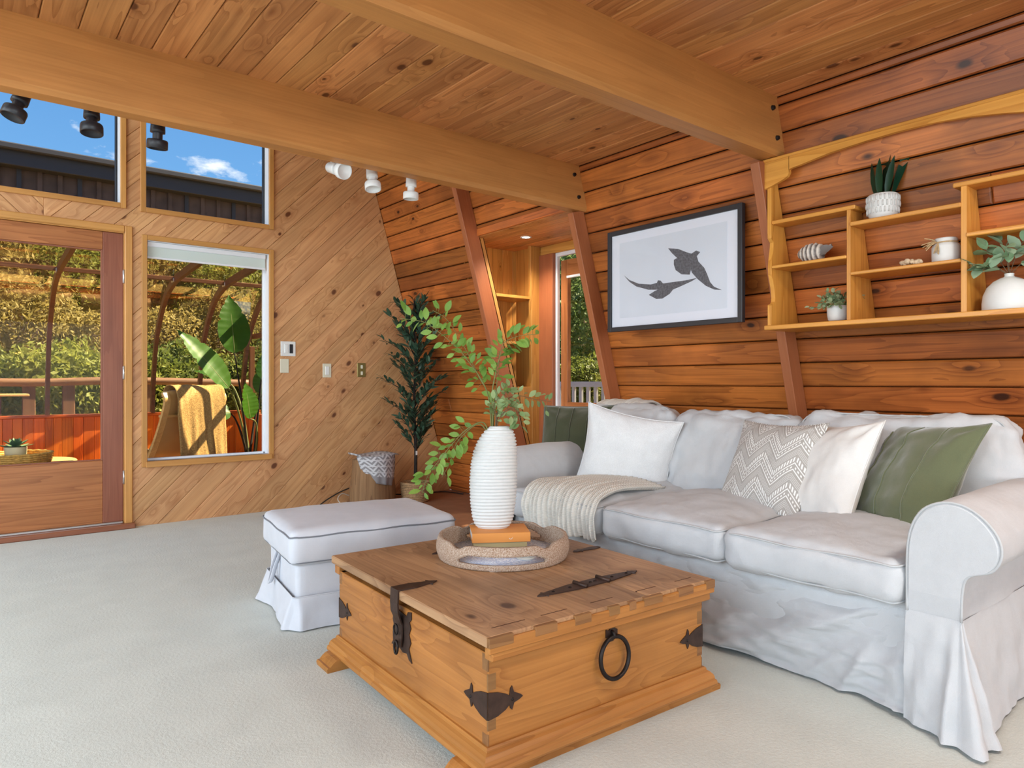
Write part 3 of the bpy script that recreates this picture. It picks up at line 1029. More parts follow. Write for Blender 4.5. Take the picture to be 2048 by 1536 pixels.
# ------------------------------------------------------------------ alcove with bookcase and exterior door
XA = 3.735
YN = 4.262
DZ = 2.13
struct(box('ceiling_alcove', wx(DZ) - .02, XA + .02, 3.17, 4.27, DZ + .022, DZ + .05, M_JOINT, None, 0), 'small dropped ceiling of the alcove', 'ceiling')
alc = bpy.data.objects['ceiling_alcove']
for i in range(7):
    a = 3.075 + i * .095
    lbox('board', a + .0465, 3.85, DZ + .011, 1.36, .093, .022, W_CEIL, alc, .003, AY)
lbox('edge_board', wx(DZ) - .012, 3.71, DZ + .03, 1.10, .055, .022, W_CEDAR, alc, .003, AYX)
tl = thing('recessed_light', 'small round recessed light glowing in the alcove ceiling', 'light', (3.36, 4.02, DZ))
lathe('trim_ring', [(.030, -.004), (.042, -.004), (.044, 0.0), (.030, 0.0)], M_WHITEP, tl, 24, cap=False)
m_em, nt_, b_ = new_mat('alcove_lamp_glow')
b_.inputs['Emission Color'].default_value = (1, .93, .8, 1)
b_.inputs['Emission Strength'].default_value = 6
lathe('lens', [(.0, -.002), (.031, -.002), (.031, 0.0), (.0, 0.0)], m_em, tl, 24, cap=False)
al_ = lamp('recessed_lamp_light', 'SPOT', (3.36, 4.02, DZ - .02), (0, 0, 0), 34, (1.0, .88, .70), spot_size=2.4, spot_blend=.8, shadow_soft_size=.04)

bk = thing('built_in_bookcase', 'built-in wedge shaped pine bookcase in the alcove', 'bookcase', (3.4, YN, 0))
def bkp(name, verts, mat, t, y=0.0):
    """prism from XZ polygon, thickness t along +Y from y; grain along local x if vertical is wanted the object is turned"""
    c = Vector((sum(v[0] for v in verts) / len(verts), sum(v[1] for v in verts) / len(verts)))
    loc = [((v[1] - c.y), -(v[0] - c.x)) for v in verts]
    M = Matrix.Translation((c.x - 3.4, y + t, c.y)) @ axes((0, 0, 1), (-1, 0, 0), (0, -1, 0)).to_4x4()
    return poly_plank(name, loc, t, mat, bk, M, .002)
# slanted front trim, right stile, plinth panel
bkp('slanted_trim', [(wx(0) + .0, 0), (wx(0) + .055, 0), (wx(DZ) + .055, DZ), (wx(DZ), DZ)], W_TRIM, .025, -.012)
bkp('side_stile', [(3.628, 0), (3.70, 0), (3.70, DZ), (3.60, DZ)], W_NICHE, .03, -.012)
bkp('lower_panel', [(wx(0) + .05, 0.0), (3.632, 0.0), (3.632, .995), (wx(.995) + .05, .995)], W_NICHE, .02, -.005)
for i in range(6):
    a = 3.10 + i * .107
    za, zb = .9, DZ
    pl = clip_half([(a, za), (a + .1055, za), (a + .1055, zb), (a, zb)], -1, -K, -(KC + .03))
    if len(pl) > 2:
        bkp('back_board', pl, W_NICHE, .015, .26)
for z in (.985, 1.345, 1.712):
    bm = bmesh.new()
    x0 = wx(z) + .05
    add_box(bm, -(3.66 - x0) / 2, (3.66 - x0) / 2, -.13, .13, -.011, .011, .002)
    o = bm_obj('shelf', bm, W_NICHE, bk)
    o.matrix_local = Matrix.Translation(((x0 + 3.66) / 2 - 3.4, .132, z))
bkp('side_board', [(3.655, 0.9), (3.672, 0.9), (3.672, DZ), (3.655, DZ)], W_NICHE, .24, .0)
struct(mesh_obj('wall_alcove_back', [(wx(0) + .10, YN + .29, 0), (XA + .06, YN + .29, 0), (XA + .06, YN + .29, 2.3), (wx(2.3) + .10, YN + .29, 2.3)], [(0, 1, 2, 3)], M_SHELL), 'plain backing wall of the bookcase alcove', 'wall')
struct(box('ceiling_alcove_roof', wx(2.2) + .10, XA + .35, 3.0, YN + .31, 2.19, 2.22, M_SHELL, None, 0), 'plain roof over the alcove', 'ceiling')
# door wall of the alcove
tr = struct(lbox('trim_1', XA - .02, 4.175, 1.03, 2.06, .172, .05, W_POST, None, .004, axes((0, 0, 1), (0, 1, 0), (-1, 0, 0))), 'wide reddish door jamb in the alcove', 'trim')
struct(lbox('trim_2', XA - .012, 3.725, 2.095, 1.09, .07, .03, W_NICHE, None, .003, AYX), 'pine header over the alcove door', 'trim')
d2 = bpy.data.objects.new('door_2', None); COL.objects.link(d2)
struct(d2, 'orange-brown glazed exterior door in the alcove', 'door')
lbox('weather_strip', XA + .0, 4.075, 1.03, 2.06, .022, .03, M_WVINYL, d2, .002, axes((0, 0, 1), (0, 1, 0), (-1, 0, 0)))
lbox('head_strip', XA + .0, 3.70, 2.045, 0.75, .03, .03, M_WVINYL, d2, .002, AYX)
lbox('stile', XA + .04, 4.022, 1.0, 2.0, .075, .04, W_DPAN, d2, .003, axes((0, 0, 1), (0, 1, 0), (-1, 0, 0)))
lbox('stile', XA + .04, 3.30, 1.0, 2.0, .075, .04, W_DPAN, d2, .003, axes((0, 0, 1), (0, 1, 0), (-1, 0, 0)))
lbox('rail', XA + .04, 3.66, 1.935, .65, .13, .04, W_DPAN, d2, .003, AYX)
lbox('rail', XA + .04, 3.66, .45, .65, .85, .04, W_DPAN, d2, .003, AYX)
box('pane', XA + .038, XA + .043, 3.34, 3.985, .88, 1.87, M_GLASS, d2, 0)
lbox('bead', XA + .02, 3.66, 1.862, .65, .018, .02, M_WVINYL, d2, .001, AYX)
struct(box('wall_alcove', XA + .01, XA + .08, 3.12, 3.26, 0, 2.13, W_NICHE, None, 0), 'return wall of the alcove', 'wall')
struct(box('trim_4', XA - .06, XA + .03, 3.26, 4.09, .80, .835, M_WVINYL, None, .004), 'white sill below the alcove door glass', 'sill')

# ------------------------------------------------------------------ wall shelf unit
XS = 3.05
def sY(y): return y
su = thing('wall_shelf_unit', 'golden pine wall shelf unit with scalloped side and stepped shelves', 'shelf', (XS, 1.4, 1.28))
def sh_box(name, x0, x1, y0, y1, z0, z1, along='Y', mat=None, bevel=.003):
    R = {'Y': AY, 'Z': AZ}[along]
    cx, cy, cz = (x0 + x1) / 2 - XS, (y0 + y1) / 2 - 1.4, (z0 + z1) / 2 - 1.28
    if along == 'Y':
        return lbox(name, cx, cy, cz, y1 - y0, x1 - x0, z1 - z0, mat or W_SHELF, su, bevel, R)
    return lbox(name, cx, cy, cz, z1 - z0, x1 - x0, y1 - y0, mat or W_SHELF, su, bevel, R)
def sh_board(name, y0, y1, ztop, t=.018):
    d = wx(ztop) - .008
    return sh_box(name, XS, d, y0, y1, ztop - t, ztop, 'Y')
YR = 0.52
sh_board('bottom_shelf', YR, 1.845, 1.304, .021).location.x -= .012
sh_board('shelf', 1.418, 1.812, 1.806, .018)      # top left
sh_board('shelf', 1.456, 1.812, 1.591, .014)
sh_board('shelf', 1.010, 1.440, 1.733, .018)
sh_board('shelf', 1.010, 1.438, 1.514, .014)
sh_board('shelf', YR, 1.038, 1.812, .018)
sh_board('shelf', YR, .992, 1.612, .017)
def sh_div(y, zt, w=.018):
    """divider whose back follows the slope"""
    poly = [(XS + .006, 1.304), (wx(1.304) - .008, 1.304), (wx(zt) - .008, zt), (XS + .006, zt)]
    c = Vector((XS + .06, (1.304 + zt) / 2))
    loc = [(v[1] - c.y, v[0] - c.x) for v in poly]
    M = Matrix.Translation((c.x - XS, y + w / 2 - 1.4, c.y - 1.28)) @ axes((0, 0, 1), (1, 0, 0), (0, 1, 0)).to_4x4()
    return poly_plank('divider', loc, w, W_SHELF, su, M @ Matrix.Translation((0, 0, -w)), .002)
sh_div(1.447, 1.790)
sh_div(1.001, 1.796, .021)
# scalloped side panel: front edge profile (offset, z)
pf = [(0, 1.304), (.0, 1.40), (.004, 1.405), (.018, 1.408), (.030, 1.42), (.032, 1.44), (.026, 1.48), (.014, 1.52), (.004, 1.55), (.001, 1.58),
      (.004, 1.61), (.012, 1.65), (.018, 1.68), (.020, 1.705), (.010, 1.713), (.0, 1.722), (-.002, 1.74), (-.002, 1.975), (.0, 2.085)]
vs, fs = [], []
pw = .020
for (o, z) in pf:
    back = max(wx(z) - .008, XS + o + .008)
    for (xx, yy) in ((XS + o, 1.812), (XS + o, 1.812 + pw), (back, 1.812 + pw), (back, 1.812)):
        vs.append((xx - XS, yy - 1.4, z - 1.28))
for i in range(len(pf) - 1):
    for k in range(4):
        fs.append((i * 4 + k, i * 4 + (k + 1) % 4, (i + 1) * 4 + (k + 1) % 4, (i + 1) * 4 + k))
fs.append((0, 3, 2, 1)); e = (len(pf) - 1) * 4; fs.append((e, e + 1, e + 2, e + 3))
# turn so that local x is vertical (grain)
sp_ = mesh_obj('side_panel', [(v[2], v[0], v[1]) for v in vs], fs, W_SHELF, su)
sp_.matrix_local = AZ.to_4x4()
bm = bmesh.new(); bm.from_mesh(sp_.data); bmesh.ops.recalc_face_normals(bm, faces=bm.faces[:]); bm.to_mesh(sp_.data); bm.free()
# valance with scalloped lower edge (Y, zlow)
vl = [(1.862, 1.952), (1.80, 1.968), (1.745, 1.985), (1.722, 1.995), (1.712, 2.012), (1.714, 2.026), (1.70, 2.030), (1.66, 2.034), (1.52, 2.054), (1.36, 2.064), (1.24, 2.067), (1.10, 2.064), (0.98, 2.052), (.86, 2.030), (.78, 2.012), (.74, 2.0), (.715, 1.975), (YR, 1.95)]
def valance(zt_off, x0, x1, name, top=2.100, profile=vl):
    vs, fs = [], []
    for (y, z) in profile:
        for (xx, zz) in ((x0, z), (x1, z), (x1, top), (x0, top)):
            vs.append((y - 1.4, xx - XS, zz - 1.28))
    n = len(profile)
    for i in range(n - 1):
        for k in range(4):
            fs.append((i * 4 + k, i * 4 + (k + 1) % 4, (i + 1) * 4 + (k + 1) % 4, (i + 1) * 4 + k))
    fs.append((0, 1, 2, 3)); e = (n - 1) * 4; fs.append((e + 3, e + 2, e + 1, e))
    o = mesh_obj(name, vs, fs, W_SHELF, su)
    o.matrix_local = axes((0, 1, 0), (1, 0, 0), (0, 0, 1)).to_4x4()
    bm = bmesh.new(); bm.from_mesh(o.data); bmesh.ops.recalc_face_normals(bm, faces=bm.faces[:]); bm.to_mesh(o.data); bm.free()
    return o
valance(0, XS - .018, XS + .001, 'valance')
sh_box('valance_cap', XS - .026, wx(2.1) - .004, YR, 1.862, 2.086, 2.100, 'Y', None, .004)

# ------------------------------------------------------------------ leaves
def leaf_mesh(name, L, Wd, mat, fold=0.18, curl=0.12, tip=1.0):
    """leaf along +x from the origin, folded on its midrib"""
    xs = [0, .12, .3, .52, .75, .92, 1.0]
    ws = [.05, .5, .88, 1.0, .74 * tip, .32 * tip, 0.02]
    vs, fs = [], []
    for x, w in zip(xs, ws):
        h = curl * L * (x * x) * -1
        vs += [(x * L, -w * Wd / 2, h + fold * w * Wd / 2), (x * L, 0, h), (x * L, w * Wd / 2, h + fold * w * Wd / 2)]
    for i in range(len(xs) - 1):
        a = i * 3
        fs += [(a, a + 3, a + 4, a + 1), (a + 1, a + 4, a + 5, a + 2)]
    me = bpy.data.meshes.new(name)
    me.from_pydata(vs, [], fs)
    me.materials.append(mat)
    for p in me.polygons:
        p.use_smooth = True
    return me

def place_leaf(me, parent, p, d, up=None, s=1.0, name='leaf', roll=0.0):
    d = Vector(d).normalized()
    up = Vector(up or (0, 0, 1))
    y = up.cross(d)
    if y.length < 1e-3:
        y = Vector((1, 0, 0)).cross(d)
    y.normalize()
    z = d.cross(y)
    M = Matrix.Translation(p) @ axes(d, y, z).to_4x4() @ Matrix.Rotation(roll, 4, 'X') @ Matrix.Scale(s, 4)
    o = bpy.data.objects.new(name, me)
    COL.objects.link(o)
    o.parent = parent
    o.matrix_local = M
    return o

rv = lambda s=1.0: Vector((random.uniform(-s, s), random.uniform(-s, s), random.uniform(-s, s)))
TURN = math.radians(-38.7)      # the vase, tray and branch spray are turned this much on the trunk
CF = Vector((-math.sin(TURN), math.cos(TURN), 0))
CRT = Vector((CF.y, -CF.x, 0))

# ------------------------------------------------------------------ items on the shelves
def shelf_pt(x, y, z): return Vector((x, y, z))
# snake plant in ribbed pot on the middle upper shelf
sn = thing('potted_snake_plant', 'dark green snake plant in ribbed white pot on the upper middle shelf', 'plant', (3.115, 1.327, 1.733))
pr = [(.0, .0), (.045, 0), (.052, .004), (.060, .03), (.0635, .06), (.0625, .09), (.058, .104), (.054, .106), (.052, .1), (.050, .09), (.0, .09)]
po = lathe('pot', pr, M_CERAM, sn, 40, cap=False)
for row in range(3):
    for k in range(24):
        a = 2 * PI * (k + .5 * (row % 2)) / 24
        z0 = .022 + row * .026
        r = lerp_curve([0, .03, .06, .09], [.054, .0605, .064, .063], z0 + .012)
        tube_obj('rib', [(r * math.cos(a), r * math.sin(a), z0), ((r + .0015) * math.cos(a), (r + .0015) * math.sin(a), z0 + .012), (r * math.cos(a), r * math.sin(a), z0 + .023)], .003, M_CERAM, po, 4)
lathe('soil', [(0, .092), (.05, .092)], M_SOIL, sn, 20, cap=False)
def blade(L, Wd):
    return leaf_mesh('blade', L, Wd, L_SNAKE, .25, .06, 1.0)
for (dy, L, wd, dx, dz) in ((-.10, .20, .036, .0, 1), (.30, .125, .030, -.05, 1), (-.55, .235, .032, .02, 1), (.03, .13, .032, -.1, 1), (-.22, .16, .03, .1, 1), (.12, .19, .035, .05, 1), (-.35, .13, .028, -.1, 1)):
    place_leaf(blade(L * 1.35, wd * 1.15), sn, (dx * .2, dy * .06, .085), (dx, dy * .6, dz), (-1, .2, 0), 1, 'leaf', random.uniform(-.4, .4))

# sea shell
shl = thing('sea_shell', 'ridged grey spiral sea shell on the left middle shelf', 'shell', (3.12, 1.64, 1.591))
def shell_mesh():
    vs, fs = [], []
    prof = []
    n = 120
    # axis along -y(local) : apex at left (far, +Y) end, spout at right (near) end
    for i in range(n + 1):
        t = i / n
        r = lerp_curve([0, .04, .12, .25, .42, .58, .70, .78, .86, 1.0], [.004, .020, .034, .046, .052, .050, .042, .026, .016, .011], t)
        rib = 1 + .07 * math.sin(t * 2 * PI * 7.5) * (1 if t < .78 else .2)
        prof.append((r * rib, .075 - .16 * t))
    seg = 28
    for j, (r, y) in enumerate(prof):
        for k in range(seg):
            a = 2 * PI * k / seg
            rr = r * (1 + .04 * math.sin(9 * a + j * .25) * (1 if j < n * .78 else 0))
            zc = .044 + (.020 * max(0, (j / n - .74) / .26))
            vs.append((rr * .85 * math.cos(a), y, zc + rr * .82 * math.sin(a)))
    for i in range(n):
        for k in range(seg):
            fs.append((i * seg + k, i * seg + (k + 1) % seg, (i + 1) * seg + (k + 1) % seg, (i + 1) * seg + k))
    fs.append(tuple(range(seg))[::-1]); fs.append(tuple(n * seg + k for k in range(seg)))
    return vs, fs
v_, f_ = shell_mesh()
def shellmat():
    m, nt, b = new_mat('striped_shell')
    tc = N(nt, 'ShaderNodeTexCoord'); sp = N(nt, 'ShaderNodeSeparateXYZ')
    nt.links.new(tc.outputs['Object'], sp.inputs[0])
    w = math_n(nt, 'SINE', math_n(nt, 'MULTIPLY_ADD', sp.outputs[1], -2 * PI * 7.5 / .16, 2 * PI * 7.5 * .075 / .16))
    n = N(nt, 'ShaderNodeTexNoise'); n.inputs['Scale'].default_value = 90
    nt.links.new(tc.outputs['Object'], n.inputs[0])
    f = maprange(nt, math_n(nt, 'ADD', w, math_n(nt, 'MULTIPLY', n.outputs[0], 1.2)), -.6, 1.4)
    nt.links.new(mixc(nt, f, srgb(92, 84, 82), srgb(214, 204, 192)), b.inputs['Base Color'])
    b.inputs['Roughness'].default_value = .6
    return m
mesh_obj('whorl', v_, f_, shellmat(), shl, True)
lip = leaf_mesh('lip', .07, .05, M_SHELLD, .5, .2)
place_leaf(lip, shl, (-.02, -.035, .03), (-.1, -.75, .35), (-1, 0, .3), 1, 'aperture_lip')

# small jar with twine
jr = thing('twine_tied_jar', 'white ceramic jar with twine bow on the middle shelf', 'jar', (3.12, 1.085, 1.514))
lathe('body', [(0, 0), (.045, 0), (.0495, .004), (.0505, .03), (.0505, .062), (.047, .072), (.040, .077), (.038, .082), (.041, .088), (.042, .094), (.039, .098), (.034, .098), (.032, .09), (.0, .085)], M_CERAM, jr, 36, cap=False)
tw = bmesh.new()
tube(tw, [(.0405 * math.cos(a), .0405 * math.sin(a), .080) for a in [2 * PI * k / 24 for k in range(24)]], .003, 6, True)
bm_obj('twine', tw, M_TWINE, jr, True)
for k in range(16):
    bm = bmesh.new()
    d = Vector((-.035 + random.uniform(-.01, .01), .022 + random.uniform(-.008, .022), random.uniform(-.035, .02)))
    if k > 9:
        d = Vector((-.008, .004 + random.uniform(-.012, .014), -.042 + random.uniform(-.006, .008)))
    p0 = Vector((-.036, .022, .080))
    if k > 9:
        p0 = Vector((-.048, .012, .076))
    tube(bm, [p0, p0 + d * .5 + Vector((0, 0, .006)), p0 + d], .0018, 5)
    bm_obj('twine_strand', bm, M_TWINE, jr, True)

# dried coral piece
co = thing('coral_piece', 'small beige coral piece beside the twine jar', 'coral', (3.08, 1.20, 1.514))
bm = bmesh.new()
for k in range(13):
    y = -.036 + .006 * k + random.uniform(-.004, .004)
    t = bmesh.new()
    bmesh.ops.create_icosphere(t, subdivisions=2, radius=random.uniform(.008, .0125))
    for v in t.verts:
        v.co *= 1 + .35 * noise.noise(v.co * 130 + Vector((k * 3, 0, 0)))
    join(bm, t, Matrix.Translation((random.uniform(-.012, .012), y, random.uniform(.010, .019))))
bm_obj('branches', bm, M_CORAL, co, True)

# small plant in white pot on bottom shelf
sp1 = thing('small_potted_plant', 'small bushy pale green plant in footed white pot on the bottom shelf', 'plant', (3.13, 1.532, 1.304))
pot2 = lathe('pot', [(0, .006), (.034, .006), (.040, .012), (.0435, .035), (.0445, .060), (.0445, .074), (.041, .074), (.040, .068), (0, .066)], M_CERAM, sp1, 32, cap=False)
for a in (0.4, 2.5, 4.6):
    lathe('foot', [(0, 0), (.006, 0), (.007, .007), (0, .008)], M_CERAM, sp1, 10, cx=.026 * math.cos(a), cy=.026 * math.sin(a), cap=False)
lathe('soil', [(0, .066), (.04, .066)], M_SOIL, sp1, 16, cap=False)
tl1 = [leaf_mesh('tiny_leaf', .026, .017, L_TINY, .2, .1), leaf_mesh('tiny_leaf', .022, .014, L_TINY, .3, .2)]
for k in range(34):
    a = random.uniform(0, 2 * PI); el = random.uniform(.25, 1.45)
    d = Vector((math.cos(a) * math.cos(el), math.sin(a) * math.cos(el) * 1.15, math.sin(el)))
    L = random.uniform(.045, .085)
    if k == 0:
        d = Vector((-.3, .95, .12)); L = .10
    base = Vector((d.x * .02, d.y * .02, .066))
    tube_obj('stem', [base, base + d * L], .0009, M_STEM, sp1, 4)
    for j in range(8):
        q = base + d * L * (.45 + .55 * j / 7)
        place_leaf(random.choice(tl1), sp1, q, d * .5 + rv(.9), None, random.uniform(.8, 1.2), 'leaf', random.uniform(-1, 1))

# vase of eucalyptus at the right edge
ev = thing('eucalyptus_vase', 'white dome vase with sage eucalyptus sprigs at the right end of the shelf', 'vase', (3.13, .872, 1.304))
lathe('vase_body', [(0, 0), (.084, 0), (.088, .004), (.088, .03), (.084, .06), (.072, .090), (.052, .112), (.030, .124), (.018, .128), (.015, .132), (.016, .141), (.014, .142), (.012, .13), (0, .12)], M_CERAM, ev, 40, cap=False)
el1 = leaf_mesh('oval_leaf', .064, .038, L_SAGE, .15, .15)
for (dy, dz, dx, L) in ((.55, .75, -.2, .13), (.85, .25, -.3, .12), (.2, 1.0, 0, .14), (-.4, .9, -.1, .15), (-.85, .45, -.2, .14), (.45, .15, -.45, .10), (-.1, .8, -.5, .11)):
    d = Vector((dx, dy, dz)).normalized()
    base = Vector((0, 0, .136))
    pts = [base, base + d * L * .5 + Vector((0, 0, .02)), base + d * L]
    tube_obj('stem', smooth_path(pts, 4), .0014, M_STEMB, ev, 5)
    for j in range(7):
        q = base.lerp(base + d * L, .35 + .65 * j / 6) + Vector((0, 0, .012))
        place_leaf(el1, ev, q, d * .6 + rv(.8) + Vector((-.2, 0, 0)), None, random.uniform(.75, 1.15), 'leaf', random.uniform(-.6, .6))

# ------------------------------------------------------------------ framed bird picture (hangs plumb from the sloping wall)
pic = thing('framed_bird_picture', 'black framed print of two flying birds in silhouette', 'picture', (3.085, 2.4575, 1.335))
PWd, PHt = .925, .604
def pbox(name, y0, y1, z0, z1, x0, x1, mat, bevel=.002):
    return box(name, x0, x1, y0 - PWd / 2, y1 - PWd / 2, z0, z1, mat, pic, bevel)
fw = .027
pbox('frame_side', 0, fw, 0, PHt, 0, .03, M_FRAME); pbox('frame_side', PWd - fw, PWd, 0, PHt, 0, .03, M_FRAME)
pbox('frame_rail', fw, PWd - fw, 0, fw, 0, .03, M_FRAME); pbox('frame_rail', fw, PWd - fw, PHt - fw, PHt, 0, .03, M_FRAME)
pbox('mat_board', fw - .003, PWd - fw + .003, fw - .003, PHt - fw + .003, .014, .02, M_MATBD, 0)
# print area; local u runs from left (far, +Y) to right (near, -Y)
uL, uR, vB, vT = PWd - .062 - fw, fw + .068, fw + .052, PHt - fw - .050
pbox('print', uR, uL, vB, vT, .0125, .0145, M_PRINT, 0)
b1 = [(0.778, 0.699), (0.743, 0.725), (0.701, 0.698), (0.656, 0.727), (0.583, 0.784), (0.489, 0.816), (0.526, 0.744), (0.572, 0.676), (0.543, 0.659), (0.542, 0.602), (0.559, 0.529), (0.614, 0.465), (0.687, 0.447), (0.697, 0.502), (0.706, 0.466), (0.758, 0.377), (0.826, 0.287), (0.895, 0.231), (0.959, 0.214), (0.895, 0.264), (0.862, 0.325), (0.838, 0.419), (0.813, 0.502), (0.762, 0.59), (0.749, 0.656)]
b2 = [(0.047, 0.566), (0.105, 0.493), (0.199, 0.428), (0.322, 0.395), (0.382, 0.404), (0.393, 0.435), (0.418, 0.426), (0.441, 0.386), (0.537, 0.386), (0.649, 0.385), (0.754, 0.396), (0.703, 0.364), (0.611, 0.323), (0.535, 0.293), (0.505, 0.246), (0.436, 0.197), (0.377, 0.201), (0.302, 0.265), (0.36, 0.304), (0.39, 0.316), (0.3, 0.331), (0.177, 0.395), (0.105, 0.469)]
for nm, bb in (('flying_bird', b1), ('flying_bird', b2)):
    bm = bmesh.new()
    vv = [bm.verts.new((.0118, uL + (uR - uL) * u - PWd / 2, vB + (vT - vB) * v)) for (u, v) in bb]
    bmesh.ops.triangle_fill(bm, edges=[bm.edges.new((vv[i], vv[(i + 1) % len(vv)])) for i in range(len(vv))], use_beauty=True)
    bm_obj(nm, bm, M_BIRD, pic)
pbox('glazing', fw - .002, PWd - fw + .002, fw - .002, PHt - fw + .002, .008, .0095, M_PGLASS, 0)

# ------------------------------------------------------------------ wall switches
def plate(name, label, x0, x1, z0, z1, mat, inner):
    t = thing(name, label, 'switch', ((x0 + x1) / 2, G, (z0 + z1) / 2))
    w, h = x1 - x0, z1 - z0
    box('plate', -w / 2, w / 2, -.007, 0, -h / 2, h / 2, mat, t, .003)
    for (a, b, c, d, m2) in inner:
        box('rocker', a * w / 2, b * w / 2, -.011, -.005, c * h / 2, d * h / 2, m2, t, .002)
    return t
plate('wall_thermostat_switch', 'white double wall plate with black timer beside the window', 2.044, 2.168, 1.245, 1.365, M_WHITEP, [(-.5, -.05, -.6, .6, M_WHITEP), (.15, .62, -.62, .62, M_BLACKP)])
plate('blank_wall_plate', 'blank almond wall plate directly below the white double plate', 2.040, 2.112, 1.108, 1.222, M_ALMOND, [])
plate('light_switch', 'single almond light switch midway along the diagonal planks', 2.402, 2.478, 1.072, 1.19, M_ALMOND, [(-.45, .45, -.6, .6, M_WHITEP)])
plate('brass_switch_plate', 'old brass switch plate nearest the dark leafy tree', 2.718, 2.798, 1.078, 1.20, M_BRASS, [(-.2, .3, .2, .7, M_ALMOND), (-.2, .3, -.7, -.2, M_ALMOND)])

# ------------------------------------------------------------------ track lights behind the long beam
def track_head(label, x, mat, aim, kind):
    t = thing('track_light', label, 'spotlight', (x, 3.30, 2.165 - kind), 0, 'track lights behind the long beam')
    tube_obj('stem', [(0, 0, .06), (0, 0, -.012)], .008, M_BLACKP if mat is M_LAMP_BACKLIT else mat, t, 10)  # stems of the backlit heads are coloured dark as well
    a = Vector(aim).normalized()
    R = a.to_track_quat('-Z', 'Y').to_matrix().to_4x4()
    b = lathe('barrel', [(.0, .03), (.018, .03), (.026, .022), (.030, -.04), (.030, -.052), (.0, -.052)], mat, t, 20, cap=False)
    b.matrix_local = Matrix.Translation((0, 0, 0)) @ R
    n = lathe('neck', [(.020, -.05), (.020, -.085)], mat, t, 18, cap=False); n.matrix_local = R
    h = lathe('reflector', [(.022, -.080), (.040, -.082), (.042, -.088), (.042, -.118), (.038, -.120), (.034, -.108), (.0, -.104)], mat, t, 24, cap=False); h.matrix_local = R
    return t
trk = thing('light_track', 'slim white light track fixed behind the long beam', 'track', (1.05, 3.30, 2.26))
box('rail', -1.25, 1.05, -.017, .017, 0, .022, M_LAMPW, trk, .003)
box('mount', -.05, .05, -.112, 0, .004, .02, M_LAMPW, trk, .002)
for (x, aim, lab) in ((.205, (-.35, -.1, -1), 'backlit track light painted dark, tilted left, against the sky at far left'),
                      (.432, (-.02, -.15, -1), 'backlit track light painted dark, hanging straight in the left upper window'),
                      (.680, (.0, .15, -1), 'backlit track light painted dark, hanging in the right upper window')):
    track_head(lab, x, M_LAMP_BACKLIT, aim, 0)
for (x, aim, lab) in ((1.48, (.15, -1, -.35), 'white track light turned to face the room'),
                      (1.70, (-.05, -.25, -1), 'white track light, middle one of the three white ones'),
                      (1.94, (.0, .05, -1), 'white track light nearest the sloped plank wall')):
    track_head(lab, x, M_LAMPW, aim, .05 if x < 1.6 else .012)
# ------------------------------------------------------------------ soft furnishing helpers
def fbm(p, s, seed=0):
    return noise.fractal(Vector(p) * s + Vector((seed * 13.7, seed * 7.1, seed * 3.3)), 1.0, 2.0, 3)

def rounded_block(name, lx, ly, lz, r, mat, parent, crown=0.0, n=(16, 16, 6), wr=0.0, seed=0, M=None, sag=0.0, skew=0.0, pinch=0.0):
    """soft cushion block centred at origin in x,y with base z=0"""
    vs, idx, fs = [], {}, []
    nx, ny, nz_ = n
    def P(u, v, w):
        x, y, z = u * lx / 2, v * ly / 2, w * lz / 2
        ex, ey, ez = lx / 2 - r, ly / 2 - r, lz / 2 - r
        c = Vector((max(-ex, min(ex, x)), max(-ey, min(ey, y)), max(-ez, min(ez, z))))
        d = Vector((x, y, z)) - c
        if d.length > 1e-9:
            # project onto rounded surface
            m = max(abs(d.x), abs(d.y), abs(d.z))
            d = d.normalized() * m if m > 0 else d
            d = d.normalized() * r
        q = c + d
        k = (1 - u * u) * (1 - v * v)
        if w > 0:
            q.z += crown * k * w
        elif w < 0:
            q.z -= crown * .35 * k * -w
        q.x += sag * (1 - w * w) * (u * abs(u)) * (1 - v * v)
        q.y += sag * (1 - w * w) * (v * abs(v)) * (1 - u * u)
        if wr:
            f = fbm(q, 7, seed) * wr + fbm(q, 16, seed + 3) * wr * .4
            nn = Vector((u ** 5, v ** 5, w ** 5))
            if nn.length > 1e-6:
                nn.normalize()
            q += nn * f
        q.z += lz / 2
        return q
    def vid(key, u, v, w):
        if key not in idx:
            idx[key] = len(vs)
            vs.append(P(u, v, w))
        return idx[key]
    def T(i, n): # denser near edges
        t = -1 + 2 * i / n
        return math.sin(t * PI / 2) * .5 + t * .5
    def g(i, j, k):
        return vid((i, j, k), T(i, nx), T(j, ny), T(k, nz_))
    for i in range(nx):
        for j in range(ny):
            fs.append((g(i, j, nz_), g(i + 1, j, nz_), g(i + 1, j + 1, nz_), g(i, j + 1, nz_)))
            fs.append((g(i, j, 0), g(i, j + 1, 0), g(i + 1, j + 1, 0), g(i + 1, j, 0)))
    for i in range(nx):
        for k in range(nz_):
            fs.append((g(i, 0, k), g(i + 1, 0, k), g(i + 1, 0, k + 1), g(i, 0, k + 1)))
            fs.append((g(i, ny, k), g(i, ny, k + 1), g(i + 1, ny, k + 1), g(i + 1, ny, k)))
    for j in range(ny):
        for k in range(nz_):
            fs.append((g(0, j, k), g(0, j, k + 1), g(0, j + 1, k + 1), g(0, j + 1, k)))
            fs.append((g(nx, j, k), g(nx, j + 1, k), g(nx, j + 1, k + 1), g(nx, j, k + 1)))
    o = mesh_obj(name, vs, fs, mat, parent, True)
    if M is not None:
        o.matrix_local = M
    return o

